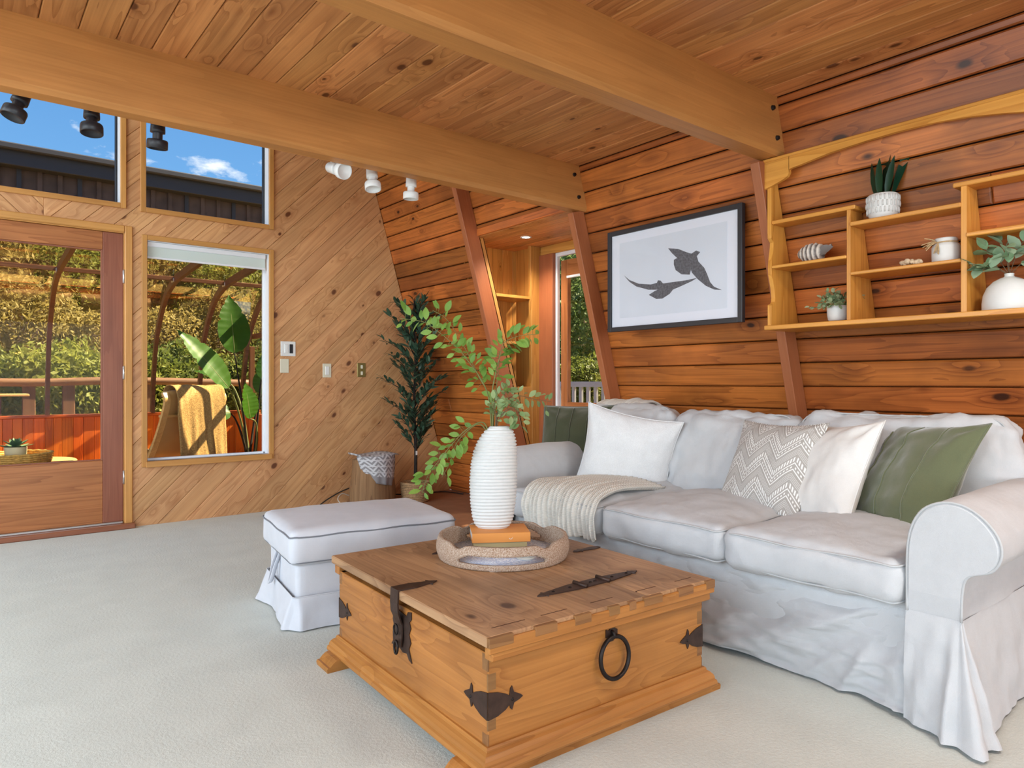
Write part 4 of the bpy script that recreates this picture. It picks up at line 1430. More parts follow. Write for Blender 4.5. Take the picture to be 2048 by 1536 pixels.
def ring_path(lx, ly, r, n=6):
    pts = []
    for (sx, sy, a0) in ((1, 1, 0), (-1, 1, PI / 2), (-1, -1, PI), (1, -1, 1.5 * PI)):
        for k in range(n + 1):
            a = a0 + PI / 2 * k / n
            pts.append((sx * (lx / 2 - r) + r * math.cos(a), sy * (ly / 2 - r) + r * math.sin(a)))
    return pts

def dense(pts, m=0.04):
    r = []
    n = len(pts)
    for i in range(n):
        a, b = Vector(pts[i]), Vector(pts[(i + 1) % n])
        k = max(1, int((b - a).length / m))
        for j in range(k):
            r.append(a.lerp(b, j / k))
    return r

def pillow(name, label, cat, c, X, Y, w, h, t, mat, seed=0, wr=.012, pinch=.08, group=None, extra=None, tip=0.0):
    """X, Y: world axes of width and height"""
    X = Vector(X).normalized(); Y = Vector(Y); Y = (Y - X * Y.dot(X)).normalized(); Z = X.cross(Y)
    root = thing(name, label, cat, c, 0, group)
    n = 36
    vs, fs = [], []
    def sheet(sgn):
        b = len(vs)
        for j in range(n + 1):
            for i in range(n + 1):
                u, v = -1 + 2 * i / n, -1 + 2 * j / n
                u, v = .5 * u + .5 * math.sin(u * PI / 2), .5 * v + .5 * math.sin(v * PI / 2)
                x = u * w / 2 * (1 - pinch * (1 - v * v) * abs(u) ** 2)
                y = v * h / 2 * (1 - pinch * (1 - u * u) * abs(v) ** 2)
                k = max(0, (1 - u ** 4) * (1 - v ** 4)) ** .62
                k = k * (.62 + .38 * (1 - u * u) * (1 - v * v))
                z = sgn * t / 2 * k
                ed = min(1, k * 3)
                f = fbm((x, y, sgn * .3), 6, seed) * wr + fbm((x * 1.0, y * 1.0, sgn), 15, seed + 5) * wr * .35
                # tension folds running from the corners
                for (su, sv) in ((1, 1), (-1, 1), (1, -1), (-1, -1)):
                    du, dv = su - u, sv - v
                    rr = math.hypot(du, dv)
                    an = math.atan2(dv * sv, du * su)
                    f += wr * .55 * math.sin(an * 9 + seed) * math.exp(-rr * 1.8) * min(1, rr * 4)
                z += f * ed * (1 if sgn > 0 else -.5)
                vs.append((x, y, z))
        for j in range(n):
            for i in range(n):
                a = b + j * (n + 1) + i
                q = (a, a + 1, a + n + 2, a + n + 1)
                fs.append(q if sgn > 0 else q[::-1])
    sheet(1); sheet(-1)
    me_o = mesh_obj('cover', vs, fs, mat, root, True)
    bm = bmesh.new(); bm.from_mesh(me_o.data); bmesh.ops.remove_doubles(bm, verts=bm.verts[:], dist=1e-5); bm.to_mesh(me_o.data); bm.free()
    for p in me_o.data.polygons:
        p.use_smooth = True
    me_o.matrix_local = axes(X, Y, Z).to_4x4()
    # seam around the edge
    per = []
    for k in range(72):
        s = k / 72 * 4
        e = int(s); f = (s - e) * 2 - 1
        u, v = ((f, -1), (1, f), (-f, 1), (-1, -f))[e]
        per.append((u * w / 2 * (1 - pinch * (1 - v * v) * abs(u) ** 2), v * h / 2 * (1 - pinch * (1 - u * u) * abs(v) ** 2), 0))
    se = tube_obj('seam', per, .0028, mat, root, 6, True)
    se.matrix_local = axes(X, Y, Z).to_4x4()
    if extra:
        extra(root, axes(X, Y, Z).to_4x4(), vs, n)
    return root

# ------------------------------------------------------------------ sofa
SX, SY = 2.8, 1.86
sofa = thing('slipcovered_sofa', 'large white slipcovered sofa with rolled arms under the picture', 'sofa', (SX, SY, 0))
def sv(x, y, z): return Vector((x - SX, y - SY, z))
YA, YB = 0.895, 2.835           # inner faces of the arms
# frame under the cushions: seat deck and back
rounded_block('seat_deck', 0.98, YB - YA + .10, .24, .03, M_SLIP, sofa, 0, (8, 16, 4), 0, 1, Matrix.Translation((2.80 - SX, (YA + YB) / 2 - SY, .11)))
rounded_block('back_frame', 0.20, 2.36, .66, .06, M_SLIP, sofa, 0, (6, 20, 8), .006, 2, Matrix.Translation((3.28 - SX, 1.86 - SY, .06)) @ Matrix.Rotation(-.06, 4, 'Y'))

# arms: profile in (Y out from inner face, Z)
ap = [(0.0, .335), (0.0, .40), (0.0, .48), (.004, .55), (.018, .605), (.045, .648), (.085, .672), (.125, .678), (.165, .668), (.205, .640), (.236, .600),
      (.247, .560), (.240, .522), (.220, .496), (.190, .484), (.168, .474), (.154, .450), (.148, .40), (.147, .335)]
def arm(side, y_in, nm):
    prof = smooth_path([(a, b, 0) for a, b in ap], 3)
    prof = [(p.x, p.y) for p in prof]
    n = len(prof)
    x0, x1 = 2.268, 3.34
    m = 18
    vs, fs = [], []
    for i in range(m + 1):
        t = i / m
        x = x0 + (x1 - x0) * t
        for (a, b) in prof:
            f = fbm((x * 1.0, a * 2, b * 2), 5, 4 if side < 0 else 9) * .008 * (1 if t > .02 else .3)
            lift = .012 * math.sin(t * PI)
            yy = y_in + side * (a + (f if a > .02 else 0))
            zz = b + (lift + f) * max(0, min(1, (b - .3) / .3))
            xx = x + (0.0 if i else .006 * 0)
            vs.append(sv(xx, yy, zz))
    for i in range(m):
        for k in range(n - 1):
            fs.append((i * n + k, i * n + k + 1, (i + 1) * n + k + 1, (i + 1) * n + k))
    o = mesh_obj(nm, vs, fs, M_SLIP, sofa, True)
    # front panel, slightly cushioned
    ctr = Vector((.10, .40))
    pv = [sv(x0 + .001, y_in + side * a, b) for (a, b) in prof]
    c1 = [sv(x0 - .007 * min(1, (b - .335) / .06), y_in + side * (a + (ctr.x - a) * .07 * min(1, (b - .335) / .06)), b if b < .36 else b + (ctr.y - b) * .03) for (a, b) in prof]
    vv = pv + c1 + [sv(x0 - .010, y_in + side * .085, .40), sv(x0 - .012, y_in + side * .11, .60)]
    ff = [(k, k + 1, n + k + 1, n + k) for k in range(n - 1)]
    bmv = bmesh.new()
    V = [bmv.verts.new(p) for p in vv[:2 * n]]
    for q in ff:
        bmv.faces.new([V[i] for i in q])
    edges = [bmv.edges.get((V[n + k], V[n + k + 1])) for k in range(n - 1)]
    edges.append(bmv.edges.new((V[2 * n - 1], V[n])))
    bmesh.ops.triangle_fill(bmv, edges=edges, use_beauty=True)
    bm_obj('front_panel', bmv, M_SLIP, o, False)
    tube_obj('piping', [sv(x0 - .002, y_in + side * a, b) for (a, b) in prof if b > .30], .0042, M_PIPE, o, 6)
    return o
arm(-1, YA, 'arm')
arm(1, YB, 'arm')

# front skirt with gathered wrinkles that radiate from the near arm corner
def front_skirt():
    ny_, nz = 150, 46
    vs, fs = [], []
    for j in range(nz + 1):
        tz = j / nz
        for i in range(ny_ + 1):
            y = YA - .02 + (YB + .04 - YA) * i / ny_
            z = .365 * (1 - tz) + .012 * tz
            d = y - YA
            r = math.hypot(d, (.355 - z) * 1.0)
            an = math.atan2(.355 - z, max(d, 1e-4))
            rd = lambda q: (1 - abs(math.sin(q))) ** 1.6
            fan = (rd(an * 6.5 + .9 * fbm((r * .8, an, 0), 2, 2)) * .034 + rd(an * 11 + 1.3 + 1.2 * fbm((r, an, 3), 3, 4)) * .012 - .012) * min(1, r * 3.5) * math.exp(-r * 0.8)
            dl = YB - y
            r2_ = math.hypot(dl, .355 - z); a2 = math.atan2(.355 - z, max(dl, 1e-4))
            fan += math.sin(a2 * 13) * .010 * min(1, r2_ * 4) * math.exp(-r2_ * 1.2)
            wr = fbm((y * 1.0 + z * .9, z * 3.2 - y * .35, 1), 4.6, 3) * .020 * min(1, tz * 3 + .15) + (1 - abs(fbm((y * 1.0 + z * 1.2, z * 4.5, 2), 4, 6))) ** 5 * .010
            flare = .022 * tz + .03 * tz ** 3 * math.exp(-(d / .12) ** 2)
            x = 2.318 - flare - (fan + wr) * min(1, tz * 5)
            vs.append(sv(x, y, z + (.006 * math.sin(y * 9) if tz > .97 else 0)))
    w = ny_ + 1
    for j in range(nz):
        for i in range(ny_):
            a = j * w + i
            fs.append((a, a + 1, a + w + 1, a + w))
    return mesh_obj('front_skirt', vs, fs, M_SLIP, sofa, True)
front_skirt()
# skirt around each arm: path round the foot of the arm
def arm_skirt():
    base = []
    def add(x, y, nx, ny): base.append((x, y, nx, ny))
    for k in range(22):
        y = .004 - (.004 + .136) * k / 21
        add(2.267, y, -1, 0)
    for k in range(1, 12):
        a = PI / 2 * k / 12
        add(2.277 - .010 * math.cos(a), -.140 - .008 * math.sin(a), -math.cos(a), -math.sin(a))
    for k in range(0, 60):
        add(2.277 + 1.05 * k / 59, -.148, 0, -1)
    n = len(base)
    nz = 26
    vs, fs = [], []
    for j in range(nz + 1):
        t = j / nz
        z = .338 * (1 - t) + .010 * t
        for i, (x, yo, nx, ny) in enumerate(base):
            s = i / n
            # pleats at the front outer corner
            ci = (i - 26)
            pl = math.cos(ci * .95) * .030 * math.exp(-(ci / 7.0) ** 2) * t ** .9
            corner = math.exp(-(ci / 9.0) ** 2)
            fl = .012 * t + corner * .085 * t ** 1.4 + .03 * t * (1 if i < 22 else .9)
            if i < 6:
                fl *= (i + 1) / 7 * .6 + .4
            wr = fbm((x * 1.4, yo * 2.4, z * 1.4), 7, 4) * .012 * t
            drag = .016 * math.sin(i * .55 + 5 * t) * t * (1 - t) * (1 if i < 30 else .5)
            o = fl + pl + wr + drag
            vs.append(Vector((x + nx * o - SX, yo + ny * o, z)))
    for j in range(nz):
        for i in range(n - 1):
            a = j * n + i
            fs.append((a, a + 1, a + n + 1, a + n))
    return vs, fs
vs_, fs_ = arm_skirt()
near = [Vector((v.x, YA - SY + v.y, v.z)) for v in vs_]
mesh_obj('arm_skirt', near, fs_, M_SLIP, sofa, True)
far = [Vector((v.x, YB - SY - v.y, v.z)) for v in vs_]
mesh_obj('arm_skirt', far, [f[::-1] for f in fs_], M_SLIP, sofa, True)

# seat cushions
for k, (y0, y1) in enumerate(((.900, 1.532), (1.538, 2.176), (2.182, 2.832))):
    lx, ly = .76, (y1 - y0) - .004
    M = Matrix.Translation((2.245 + lx / 2 - SX, (y0 + y1) / 2 - SY, .345)) @ Matrix.Rotation(math.radians(-1.5), 4, 'Y')
    cu = rounded_block('seat_cushion', lx, ly, .145, .042, M_SLIP, sofa, .042, (30, 30, 10), .011, 20 + k, M, .012)
    for zz in (.014, .131):
        pts = [(p[0], p[1], zz + .003 * math.sin(i * .7)) for i, p in enumerate(dense(ring_path(lx + .006 - (.024 if zz < .1 else .010), ly + .006 - (.024 if zz < .1 else .010), .044)))]
        tube_obj('piping', pts, .0036, M_PIPE, cu, 6, True)

# back cushions (leaning back, plump)
for k, (y0, y1, zt) in enumerate(((.835, 1.652, .892), (1.668, 2.365, .872), (2.378, 3.02, .892))):
    ly = y1 - y0
    H = .50
    # local: x = thickness, z = height
    M = Matrix.Translation((2.985 - SX, (y0 + y1) / 2 - SY, zt - H + .01)) @ Matrix.Rotation(math.radians(13), 4, 'Y')
    cu = rounded_block('back_cushion', .21, ly, H, .075, M_SLIP, sofa, .006, (12, 34, 26), .024, 40 + k, M, .035)
    pts = []
    for i, p in enumerate(dense(ring_path(H - .02, ly - .015, .07))):
        pts.append((-.062 + .004 * math.sin(i * .8), p[1], H / 2 + p[0]))
    tube_obj('piping', pts, .0036, M_PIPE, cu, 6, True)

# ------------------------------------------------------------------ pillows
def channels(xs, mat):
    def f(root, M, vs, n):
        for x in xs:
            pts = []
            for (px, py, pz) in vs[:(n + 1) * (n + 1)]:
                pass
            col_i = min(range(n + 1), key=lambda i: abs(vs[(n // 2) * (n + 1) + i][0] - x))
            pts = [Vector(vs[j * (n + 1) + col_i]) + Vector((0, 0, .0015)) for j in range(2, n - 1)]
            o = tube_obj('channel_seam', pts, .0032, mat, root, 5)
            o.matrix_local = M
    return f
pillow('throw_pillow', 'dark green velvet channelled pillow at the far end of the sofa', 'pillow', (2.86, 2.945, .685), (.46, -.88, .02), (.30, .10, .94), .47, .44, .13, M_VELVETD, 1, .012, .05, 'sofa pillows', channels((-.13, -.03, .07, .16), M_VELVETD))
pillow('throw_pillow', 'white boucle pillow leaning on the dark green pillow', 'pillow', (2.79, 2.50, .640), (.56, -.80, -.20), (.10, -.27, .95), .51, .48, .19, M_BOUCLE, 2, .008, .11, 'sofa pillows')
pillow('throw_pillow', 'taupe pillow with white chevron embroidery', 'pillow', (2.80, 1.680, .645), (-.20, -.975, .02), (.42, -.10, .86), .47, .47, .15, M_CHEV, 3, .010, .10, 'sofa pillows')
pillow('throw_pillow', 'plain off-white linen pillow between chevron and green pillows', 'pillow', (2.80, 1.405, .652), (-.45, -.90, .10), (.40, -.16, .87), .43, .47, .16, M_WLINEN, 4, .016, .09, 'sofa pillows')
pillow('throw_pillow', 'olive green velvet panelled pillow against the near sofa arm', 'pillow', (2.84, 1.115, .655), (-.50, -.86, .04), (.42, -.26, .86), .51, .51, .17, M_VELVET, 5, .020, .10, 'sofa pillows', channels((-.14, -.02, .12), M_VELVET))

# ------------------------------------------------------------------ knitted throws
def cloth_strip(name, label, cat, path, wdir, width, mat, ribs=18, amp=.004, thick=.012, taper=None, seed=0, crown=0.0):
    """strip following path (list of world points), ribs run along the path"""
    path = smooth_path(path, 8)
    n = len(path)
    m = ribs * 6
    wdir = Vector(wdir).normalized()
    root = thing(name, label, cat, path[0])
    o0 = Vector(path[0])
    vs, fs, uvs = [], [], []
    for side in (0, 1):
        for i, p in enumerate(path):
            t = i / (n - 1)
            tan = (path[min(i + 1, n - 1)] - path[max(i - 1, 0)]).normalized()
            nrm = wdir.cross(tan)
            nrm.normalize()
            if nrm.dot(Vector((-.5, 0, 1))) < 0 and side == 0:
                pass
            for j in range(m + 1):
                v = j / m - .5
                wd = width * (1 - (taper or 0) * t)
                rib = amp * math.cos(v * ribs * 2 * PI)
                fold = fbm((v * 3.2, t * 1.2, 0), 1.6, seed) * .030 * t
                edge = (fbm((v * 5, 0, 0), 1.5, seed + 2) * .03 * t if i == n - 1 else 0)
                q = p + Vector((0, 0, -crown * (2 * v) ** 2 * max(0, 1 - 1.6 * t))) + wdir * (v * wd) + nrm * ((rib + fold) + (thick if side else 0) * .5) - tan * edge
                vs.append(q - o0)
                uvs.append((j / m, 1 - t))
    w = m + 1
    for i in range(n - 1):
        for j in range(m):
            a = i * w + j
            fs.append((a, a + 1, a + w + 1, a + w))
            b = n * w + a
            fs.append((b, b + w, b + w + 1, b + 1))
    for i in range(n - 1):
        a, b = i * w, n * w + i * w
        fs.append((a, a + w, b + w, b))
        a, b = i * w + m, n * w + i * w + m
        fs.append((a, b, b + w, a + w))
    for j in range(m):
        a, b = j, n * w + j
        fs.append((a, b, b + 1, a + 1))
        a, b = (n - 1) * w + j, n * w + (n - 1) * w + j
        fs.append((a, a + 1, b + 1, b))
    o = mesh_obj('knit', vs, fs, mat, root, True)
    uvl = o.data.uv_layers.new(name='UVMap')
    for l in o.data.loops:
        uvl.data[l.index].uv = uvs[l.vertex_index]
    return root
cloth_strip('knit_throw', 'cream cable knit throw draped over the far seat cushion', 'throw',
            [(2.74, 2.46, .535), (2.55, 2.45, .545), (2.38, 2.44, .543), (2.275, 2.43, .516), (2.225, 2.42, .455), (2.212, 2.41, .385), (2.205, 2.39, .318)], (.06, -1, .0), .50, M_KNIT, 17, .0085, .012, .06, 3, .030)
cloth_strip('knit_throw', 'cream ribbed throw folded over the far end of the sofa back', 'throw',
            [(3.02, 2.80, .74), (3.03, 2.80, .84), (3.07, 2.80, .902), (3.17, 2.80, .915), (3.25, 2.80, .86), (3.28, 2.80, .74)], (0, -1, 0), .36, M_KNIT, 14, .005, .014, 0, 5)

# ------------------------------------------------------------------ ottoman
OT = thing('storage_ottoman', 'pale grey slipcovered storage ottoman with fabric handle loop', 'ottoman', (1.485, 3.02, 0), math.radians(-8))
OLX, OLY = .76, .58
lid_ = rounded_block('cushion_top', OLX, OLY, .155, .035, M_SLIP2, OT, .022, (26, 20, 8), .003, 60, Matrix.Translation((0, 0, .262)), .004)
tube_obj('piping', [(p[0], p[1], .126 + .002 * math.sin(i)) for i, p in enumerate(dense(ring_path(OLX + .004, OLY + .004, .036)))], .0035, M_PIPED, lid_, 6, True)
tube_obj('piping', [(p[0], p[1], .018) for p in dense(ring_path(OLX - .010, OLY - .010, .036))], .003, M_PIPED, lid_, 6, True)
bl_ = rounded_block('base', OLX - .06, OLY - .06, .20, .02, M_SLIP2, OT, 0, (20, 16, 6), .002, 61, Matrix.Translation((0, 0, .085)))
def ott_skirt():
    ring = dense(ring_path(OLX - .045, OLY - .045, .02, 5), .012)
    n = len(ring)
    nz = 16
    vs, fs = [], []
    cor = [Vector((sx * (OLX - .06) / 2, sy * (OLY - .06) / 2)) for sx in (1, -1) for sy in (1, -1)]
    for j in range(nz + 1):
        t = j / nz
        z = .135 * (1 - t) + .006 * t
        for i, p in enumerate(ring):
            p = Vector((p[0], p[1]))
            d = p.normalized()
            dc = min((p - c).length for c in cor)
            pleat = -.020 * math.exp(-(dc / .010) ** 2) * min(1, t * 2)
            fl = .008 + .020 * t + .030 * t * math.exp(-(dc / .07) ** 2) + .008 * t * math.sin(i * .21) + fbm((p.x, p.y, z), 9, 8) * .008 * t
            nrm = Vector((p.x / OLX, p.y / OLY))
            if abs(nrm.x) > abs(nrm.y):
                nv = Vector((math.copysign(1, p.x), p.y * .4))
            else:
                nv = Vector((p.x * .4, math.copysign(1, p.y)))
            q = p + nv.normalized() * (fl + pleat)
            vs.append((q.x, q.y, z))
    for j in range(nz):
        for i in range(n):
            fs.append((j * n + i, j * n + (i + 1) % n, (j + 1) * n + (i + 1) % n, (j + 1) * n + i))
    return mesh_obj('skirt', vs, fs, M_SLIP2, OT, True)
ott_skirt()
rp = dense(ring_path(OLX - .03, OLY - .03, .02, 5), .03)
tube_obj('skirt_seam', [(p[0], p[1], .136) for p in rp], .0025, M_SLIP2, OT, 5, True)
# handle loop on the left end
hp = smooth_path([(-.358, .09, .255), (-.378, .085, .20), (-.392, .075, .145), (-.400, .060, .118), (-.392, .045, .14), (-.378, .030, .20), (-.360, .02, .255)], 6)
vs, fs = [], []
for i, p in enumerate(hp):
    vs += [(p.x - .002, p.y, p.z), (p.x + .020, p.y + .018, p.z)]
for i in range(len(hp) - 1):
    fs.append((2 * i, 2 * i + 1, 2 * i + 3, 2 * i + 2))
hl = mesh_obj('handle_loop', vs, fs, M_SLIP2, OT, True)
sm_ = hl.modifiers.new('thick', 'SOLIDIFY'); sm_.thickness = .003
# ------------------------------------------------------------------ pine trunk coffee table
CR = math.radians(-2.5)
CW, CL, CH = .90, 1.035, .385      # lid width (X), length (Y), height
cN = Vector((1.043, 1.402, 0))
cc = cN + Matrix.Rotation(CR, 3, 'Z') @ Vector((CW / 2, CL / 2, 0))
ch = thing('pine_trunk_table', 'rustic square pine trunk coffee table with iron hardware', 'trunk', cc, CR)
hx, hy = CW / 2 - .022, CL / 2 - .028      # body half sizes
zb0, zb1 = .075, .330
# body boards: long sides (face -X and +X) run along Y, ends run along X, dovetailed
lbox('side_board', -hx + .014, 0, (zb0 + zb1) / 2, 2 * hy - .004, zb1 - zb0, .028, W_CHEST, ch, .002, AYX)
lbox('side_board', hx - .014, 0, (zb0 + zb1) / 2, 2 * hy - .004, zb1 - zb0, .028, W_CHEST, ch, .002, AYX)
lbox('end_board', 0, -hy + .014, (zb0 + zb1) / 2, 2 * hx - .004, zb1 - zb0, .028, W_CHEST, ch, .002, AXZ)
lbox('end_board', 0, hy - .014, (zb0 + zb1) / 2, 2 * hx - .004, zb1 - zb0, .028, W_CHEST, ch, .002, AXZ)
box('floor_board', -hx + .02, hx - .02, -hy + .02, hy - .02, zb0 - .01, zb0 + .01, W_CEND, ch, 0)
# dovetails showing at the corners
for sx in (-1, 1):
    for sy in (-1, 1):
        for k, z in enumerate((.10, .152, .204, .256, .306)):
            if k % 2 == 0:
                box('dovetail', sx * hx - .0026 * sx - .003, sx * hx - .0026 * sx + .003, sy * hy - (.026 if sy > 0 else 0), sy * hy + (.026 if sy < 0 else 0), z - .022, z + .022, W_CEND, ch, .001)
            else:
                box('dovetail', sx * hx - (.026 if sx > 0 else 0), sx * hx + (.026 if sx < 0 else 0), sy * hy - .0026 * sy - .003, sy * hy - .0026 * sy + .003, z - .022, z + .022, W_CEND, ch, .001)
# lid: three planks along Y, with breadboard battens at the near and far ends
LZ0, LZ1 = .348, CH
spl = 1.613 - 1.043 - CW / 2 + .02
xs_ = [-CW / 2, spl, CW / 2]
for i in range(2):
    a, b = xs_[i], xs_[i + 1]
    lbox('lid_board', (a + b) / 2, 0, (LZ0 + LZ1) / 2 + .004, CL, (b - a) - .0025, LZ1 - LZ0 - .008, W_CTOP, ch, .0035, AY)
lbox('lid_batten', 0, -CL / 2 + .017, LZ0 - .014, CW - .03, .036, .034, W_CHEST, ch, .004, AX)
lbox('lid_batten', 0, CL / 2 - .017, LZ0 - .014, CW - .03, .036, .034, W_CHEST, ch, .004, AX)
# near-end facing of the lid with darker end-grain tenons
lbox('lid_end_face', 0, -CL / 2 - .002, LZ0 + .010, CW - .004, .034, .012, W_CHEST, ch, .003, AXZ)
for (x0, x1) in ((-.448, -.372), (-.30, -.225), (-.16, -.10), (-.03, .012), (.052, .08), (.115, .195), (.27, .34), (.405, .448)):
    box('tenon', x0, x1, -CL / 2 - .0095, -CL / 2 + .005, LZ0 + .010, LZ1 - .001, W_CEND, ch, .001)
for (x0, x1) in ((-.40, -.29), (-.235, -.14), (-.05, .04), (.14, .23), (.32, .40)):
    box('joint_line', x0, x1, -CL / 2 + .050, -CL / 2 + .053, LZ1 - .004, LZ1 + .0004, M_JOINT, ch, 0)
# base moulding (ogee) on all four sides
def moulding(p0, p1, nrm, ext=.034, zt=.092, zl=.034):
    p0, p1, nrm = Vector(p0), Vector(p1), Vector(nrm)
    d = nrm.cross(Vector((0, 0, 1)))
    prof = [(0, zt), (.006, zt), (.010, zt - .005), (.010, zt - .010), (.018, zt - .015), (.026, zt - .024), (.029, zt - .032), (.029, zt - .038), (ext, zt - .042), (ext + .002, zl + .006), (ext, zl), (0, zl)]
    L = (p1 - p0).length
    m = len(prof)
    vs = [(-e * 0 - e, e * -1, z) for e, z in []]
    for s, sg in ((0, -1), (L, 1)):
        for (e, z) in prof:
            vs.append((s + sg * e - L / 2, e, z))
    fs = [(i, (i + 1) % m, m + (i + 1) % m, m + i) for i in range(m)] + [tuple(range(m))[::-1], tuple(range(m, 2 * m))]
    o = mesh_obj('base_moulding', vs, fs, W_CHEST, ch)
    o.matrix_local = Matrix.Translation((p0 + p1) / 2) @ axes(d, nrm, d.cross(nrm)).to_4x4()
    bm = bmesh.new(); bm.from_mesh(o.data); bmesh.ops.recalc_face_normals(bm, faces=bm.faces[:]); bm.to_mesh(o.data); bm.free()
    return o
moulding((-hx, hy, 0), (-hx, -hy, 0), (-1, 0, 0))
moulding((hx, -hy, 0), (hx, hy, 0), (1, 0, 0))
def mo2(y, n):
    p0, p1 = ((-hx, y, 0), (hx, y, 0))
    o = moulding(p0, p1, (0, n, 0))
    return o
mo2(-hy, -1); mo2(hy, 1)
# moulded feet: bars across under the two ends
def foot(y0, y1):
    X1 = hx + .085
    prof = [(X1 - .05, .040), (X1 - .036, .038), (X1 - .024, .030), (X1 - .016, .022), (X1 - .012, .018), (X1 - .004, .018), (X1, .012), (X1 - .002, 0)]
    pr_ = [(x, z) for x, z in prof] + [(-x, z) for x, z in prof[::-1]]
    m = len(pr_)
    vs = [(x, y0, z) for x, z in pr_] + [(x, y1, z) for x, z in pr_]
    fs = [(i, (i + 1) % m, m + (i + 1) % m, m + i) for i in range(m)] + [tuple(range(m))[::-1], tuple(range(m, 2 * m))]
    bm = bmesh.new()
    V = [bm.verts.new(v) for v in vs]
    for f in fs:
        bm.faces.new([V[i] for i in f])
    bm_obj('foot', bm, W_CHEST, ch)
foot(-hy - .010, -hy + .095)
foot(hy - .095, hy + .010)

def iron_plate(name, poly, thick, M, parent, mat=None):
    bm = bmesh.new()
    V = [bm.verts.new((p[0], p[1], 0)) for p in poly]
    es = [bm.edges.new((V[i], V[(i + 1) % len(V)])) for i in range(len(V))]
    bmesh.ops.triangle_fill(bm, edges=es, use_beauty=True)
    ex = bmesh.ops.extrude_face_region(bm, geom=bm.faces[:])
    for v in [g for g in ex['geom'] if isinstance(g, bmesh.types.BMVert)]:
        v.co.z += thick
    o = bm_obj(name, bm, mat or M_IRON, parent)
    o.matrix_local = M
    return o
def strap_poly(L0, L1, w):
    # leaf shaped strap with fish-tail finials at both ends
    half = [(L0, 0), (L0 + .018, .010), (L0 + .026, .012), (L0 + .030, .020), (L0 + .036, .010), (L0 + .05, .014), ((L0 * 2 + L1) / 3, w / 2), ((L0 + L1 * 2) / 3, w / 2), (L1 - .05, .014), (L1 - .036, .010), (L1 - .030, .020), (L1 - .026, .012), (L1 - .018, .010), (L1, 0)]
    return half + [(x, -y) for x, y in half[::-1][1:-1]]
# lid strap hinges across the split
for (y, x0, x1) in ((1.60 - 1.90 + -.02, -.222, .225), (.315, -.222, .225)):
    hgx = spl
    st = iron_plate('strap_hinge', strap_poly(-.225, .225, .054), .004, Matrix.Translation((hgx - .055, y, CH)) @ Matrix.Rotation(-CR, 4, 'Z'), ch)
    for kx in (-.045, .058):
        tube_obj('knuckle', [(kx, -.030, .006), (kx, .030, .006)], .0065, M_IRON, st, 8)
    for kx in (-.16, -.09, .10, .17, 0.0, .02):
        lathe('rivet', [(0, .0075), (.0045, .0065), (.006, .004)], M_IRONB, st, 10, cx=kx, cap=False)
# rear lid clasp strap reaching over the right edge
iron_plate('strap', [(x, y) for x, y in [(-.10, 0), (-.085, .012), (-.07, .010), (-.065, .018), (-.055, .008), (0, .017), (.035, .008), (.035, -.008), (0, -.017), (-.055, -.008), (-.065, -.018), (-.07, -.010), (-.085, -.012)]], .004, Matrix.Translation((CW / 2 - .04, .02, CH)), ch)
# hasp on the left side: strap on lid, bent over, escutcheon plate and loop
hs_ = iron_plate('hasp_strap', [(-.004, .025), (.06, .027), (.10, .016), (.115, .013), (.12, .026), (.128, .013), (.15, 0), (.128, -.013), (.12, -.026), (.115, -.013), (.10, -.016), (.06, -.027), (-.004, -.025)], .004, Matrix.Translation((-CW / 2, -.01, CH)), ch)
Ml = Matrix.Translation((-CW / 2 - .005, -.01, CH + .003)) @ axes((0, 0, -1), (0, 1, 0), (-1, 0, 0)).inverted().to_4x4()
bm = bmesh.new()
pth = [(-CW / 2 + .01, -.01, CH + .003), (-CW / 2 - .004, -.01, CH + .001), (-CW / 2 - .006, -.01, CH - .04), (-CW / 2 - .004, -.01, CH - .07), (-hx - .010, -.01, CH - .11), (-hx - .014, -.01, CH - .15), (-hx - .010, -.01, CH - .18)]
vs, fs = [], []
wds = [.025, .025, .025, .025, .020, .024, .014]
for (p, w) in zip(pth, wds):
    for (dx, dy) in ((0, -w), (0, w), (.005, w), (.005, -w)):
        vs.append((p[0] + dx, p[1] + dy, p[2]))
for i in range(len(pth) - 1):
    for k in range(4):
        fs.append((i * 4 + k, i * 4 + (k + 1) % 4, i * 4 + 4 + (k + 1) % 4, i * 4 + 4 + k))
fs += [(0, 3, 2, 1), tuple(len(vs) - 4 + k for k in range(4))]
mesh_obj('hasp', vs, fs, M_IRON, ch)
Mface = Matrix.Translation((-hx - .0005, -.015, .255)) @ axes((0, -1, 0), (0, 0, 1), (-1, 0, 0)).to_4x4()
esc = [(-.042, .075), (-.036, .066), (-.024, .068), (-.020, .055), (.020, .048), (.026, .062), (.040, .066), (.040, .045), (.032, .035), (.038, .02), (.030, .0), (.038, -.02), (.030, -.04), (.036, -.058), (.042, -.075), (.030, -.070), (.022, -.056), (.005, -.060), (-.008, -.052), (-.022, -.060), (-.030, -.052), (-.044, -.056), (-.036, -.042), (-.038, -.02), (-.032, 0), (-.038, .02), (-.032, .045)]
iron_plate('escutcheon', [(1.6 * x, 1.1 * y) for x, y in esc], .003, Mface, ch)
bm = bmesh.new()
tube(bm, [(-hx - .022, -.012 + .013 * math.cos(a), .262 + .016 * math.sin(a)) for a in [PI * .0 + 2 * PI * k / 16 for k in range(16)]], .003, 6, True)
bm_obj('staple_ring', bm, M_IRONB, ch, True)
bm = bmesh.new()
tube(bm, [(-hx - .020, -.010 + .011 * math.cos(a), .205 + .020 * math.sin(a)) for a in [2 * PI * k / 16 for k in range(16)]], .004, 6, True)
bm_obj('staple_ring', bm, M_IRONB, ch, True)
